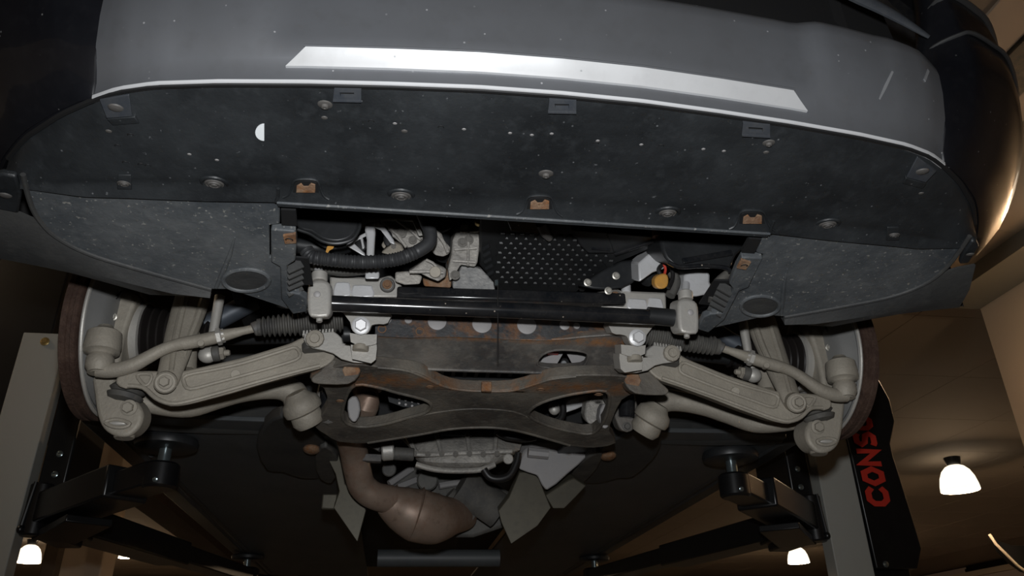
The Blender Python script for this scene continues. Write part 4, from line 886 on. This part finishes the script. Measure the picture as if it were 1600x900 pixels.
# ------------------------------------------------------------------ the two-post lift
def lift(s):
    global MIR
    MIR = s > 0
    side = 'right' if s > 0 else 'left'
    t = thing('lift_post', (s*1.35, 2.5, -CZ), 'grey lift post with black cover lettered in red, right of the car' if s > 0 else 'plain grey lift post with a brass bolt at its top, left of the car', 'lift post', 'posts of the car lift')
    MB().prism([(-1.325,2.40,-CZ),(-1.20,2.40,-CZ),(-1.20,2.46,-CZ),(-1.325,2.46,-CZ)], (0,0,CZ+.985 if s < 0 else CZ+.92)).build('front_sheet', liftg, t, .003, label='light grey front sheet')
    MB().box((-1.38,2.52,.3), (.22,.115,2.9)).build('column', liftb, t, .006, label='black steel column')
    if s < 0:
        hexb((-1.255,2.396,.955), (0,-1,0), .014, t, brass, label='brass bolt head')
    else:
        c = [(1.32,1.15),(1.42,1.15),(1.515,.86),(1.515,.78),(1.478,.70),(1.478,.66),(1.497,.42),(1.50,.36),(1.47,.30),(1.33,.30)]
        cv = MB().prism([(-a,2.392,b) for a, b in c], (0,.05,0)).build('cover', liftb, t, .004, label='black cover with red lettering')
        inst('dome', mk_dome, 'cover_bolt', zinc, cv, Vector((-U(cO(985,718),y=2.39).x,2.392,U(cO(985,718),y=2.39).z)), (0,-1,0), .010)
        # letters, read from bottom to top: strokes in letter space (x along the word, y up), then turned
        def stroke(L, w=.27):
            out = MB()
            for pts, closed in L:
                n = len(pts); q = [Vector((a,b,0)) for a, b in pts]
                offs = []
                for i in range(n):
                    a = q[i-1] if (i > 0 or closed) else None; b = q[(i+1) % n] if (i < n-1 or closed) else None
                    d1 = (q[i]-a).normalized() if a is not None else (b-q[i]).normalized()
                    d2 = (b-q[i]).normalized() if b is not None else d1
                    m_ = (d1+d2).normalized() if (d1+d2).length > 1e-4 else d1
                    nn = Vector((-m_.y, m_.x, 0)); k = min(2.2, 1/max(.3, nn.dot(Vector((-d1.y,d1.x,0))))); offs.append(nn*(w/2*k))
                rng = range(n) if closed else range(n-1)
                for i in rng:
                    j = (i+1) % n; out.add([q[i]+offs[i], q[j]+offs[j], q[j]-offs[j], q[i]-offs[i]], [(0,1,2,3)])
            return out
        a = .12; oc = [(.30,a),(.68,a),(.86,.32),(.86,.68),(.68,1-a),(.30,1-a),(a,.68),(a,.32)]
        GL = {'C': [([(.92,.30),(.70,a),(.32,a),(a,.32),(a,.68),(.32,1-a),(.70,1-a),(.92,.70)],False)],
              'O': [([(.32,a),(.68,a),(.89,.5),(.68,1-a),(.32,1-a),(.11,.5)],True)],
              'N': [([(.14,0),(.14,.88),(.80,.12),(.80,1)],False)],
              'S': [([(.1,.18),(.25,a-.01),(.65,a-.01),(.82,.28),(.70,.46),(.28,.54),(.14,.70),(.30,.89),(.66,.89),(.82,.80)],False)],
              'U': [([(.12,1),(.12,.3),(.3,a),(.64,a),(.82,.3),(.82,1)],False)],
              'L': [([(.14,1),(.14,a),(.8,a)],False)]}
        p0 = U((1362,791), y=2.385); zz = p0.z
        for ch, top in zip('CONSUL', (759,729,699,673,647,620)):
            z1 = U((1378,top), y=2.385).z; hgt = (z1-zz)*1.0
            x0 = 1.345; x1 = 1.425
            g = stroke(GL[ch]); o = MB()
            # word direction -> +z ; letter up -> -x (towards the sheet)
            vs_ = [Vector((-(x1-(x1-x0)*p.y), 2.388, zz+hgt*(.02+.96*p.x))) for p in g.v]
            o.add(vs_, g.f); o.add([v+Vector((0,.004,0)) for v in vs_], [tuple(f[::-1]) for f in g.f])
            ob = o.build('letter', lred, cv, label='red letter '+ch); zz = z1
    # carriage, pivot and locks
    ca = MB().box((-1.155,2.56,.70), (.075,.24,.62)).build('carriage', liftb, t, .006, label='black carriage sliding on the column')
    MB().box((-1.15,2.57,.47), (.12,.22,.12)).build('carriage_foot', liftb, ca, .006)
    for z in (.62,.56): inst('dome', mk_dome, 'lock_bolt', zinc, ca, (-1.15,2.436,z), (0,-1,0), .010)
    for (x, y) in ((-1.17,2.43),):
        MB().cyl((x,y,.385), (x,y,.53), .032).build('pivot_pin', liftb, ca, label='black pivot pin')
        MB().tube([(x-.01,y-.03,.53),(x-.015,y-.03,.47),(x-.02,y-.03,.405)], .005, 8).build('release_rod', liftb, ca)
        MB().ell((x-.02,y-.03,.40), (.010,.010,.012)).build('release_knob', liftb, ca)
    # front arm
    A = Vector((-1.15,2.47,.46)); Bq = Vector((-.86,2.17,.478)); Cq = Vector((-.755,2.07,.478))
    fa = MB().beam(A, Bq, .12, .085).build('front_arm', liftb, t, .006, label='short black front arm of the lift')
    MB().beam(lerp(A,Bq,.55)+Vector((0,0,.0)), Cq, .085, .06).build('inner_arm', liftb, fa, .005)
    MB().cyl(Cq-Vector((0,0,.035)), Cq+Vector((0,0,.03)), .042, 24).build('arm_eye', liftb, fa)
    MB().beam(A+Vector((.02,.02,-.07)), lerp(A,Bq,.6)+Vector((0,0,-.065)), .12, .02).build('arm_rib', liftb, fa, .003)
    inst('dome', mk_dome, 'arm_stop', zinc, fa, Cq+Vector((-.0,-.042,-.02)), (0,-1,-.3), .007)
    MB().cyl(Cq+Vector((0,0,.025)), Cq+Vector((0,0,.072)), .0155, 16).build('pad_screw', zinc, fa, label='shiny zinc lifting screw')
    MB().lathe(Cq+Vector((0,0,.066)), (0,0,1), [(0,0),(0,.065),(.004,.075),(.016,.078),(.026,.074),(.028,0)], 28).build('lifting_pad', blackp, fa, label='black round lifting pad')
    # rear arm
    A = Vector((-1.16,2.58,.462)); Bq = Vector((-.86,4.12,.475))
    ra = MB().beam(A, lerp(A,Bq,.5), .13, .085).build('rear_arm', liftb, t, .006, label='long black rear arm of the lift')
    MB().beam(lerp(A,Bq,.3)+Vector((0,0,.005)), Bq, .10, .065).build('inner_arm', liftb, ra, .005)
    MB().cyl(Bq-Vector((0,0,.05)), Bq+Vector((0,0,.04)), .06, 24).build('arm_eye', liftb, ra)
    MB().cyl(Bq+Vector((0,0,.035)), Bq+Vector((0,0,.085)), .017, 16).build('pad_screw', zinc, ra, label='shiny zinc lifting screw')
    MB().lathe(Bq+Vector((0,0,.075)), (0,0,1), [(0,0),(0,.065),(.004,.075),(.016,.078),(.022,.074),(.024,0)], 28).build('lifting_pad', blackp, ra, label='black round lifting pad')
    MIR = False
lift(-1); lift(1)
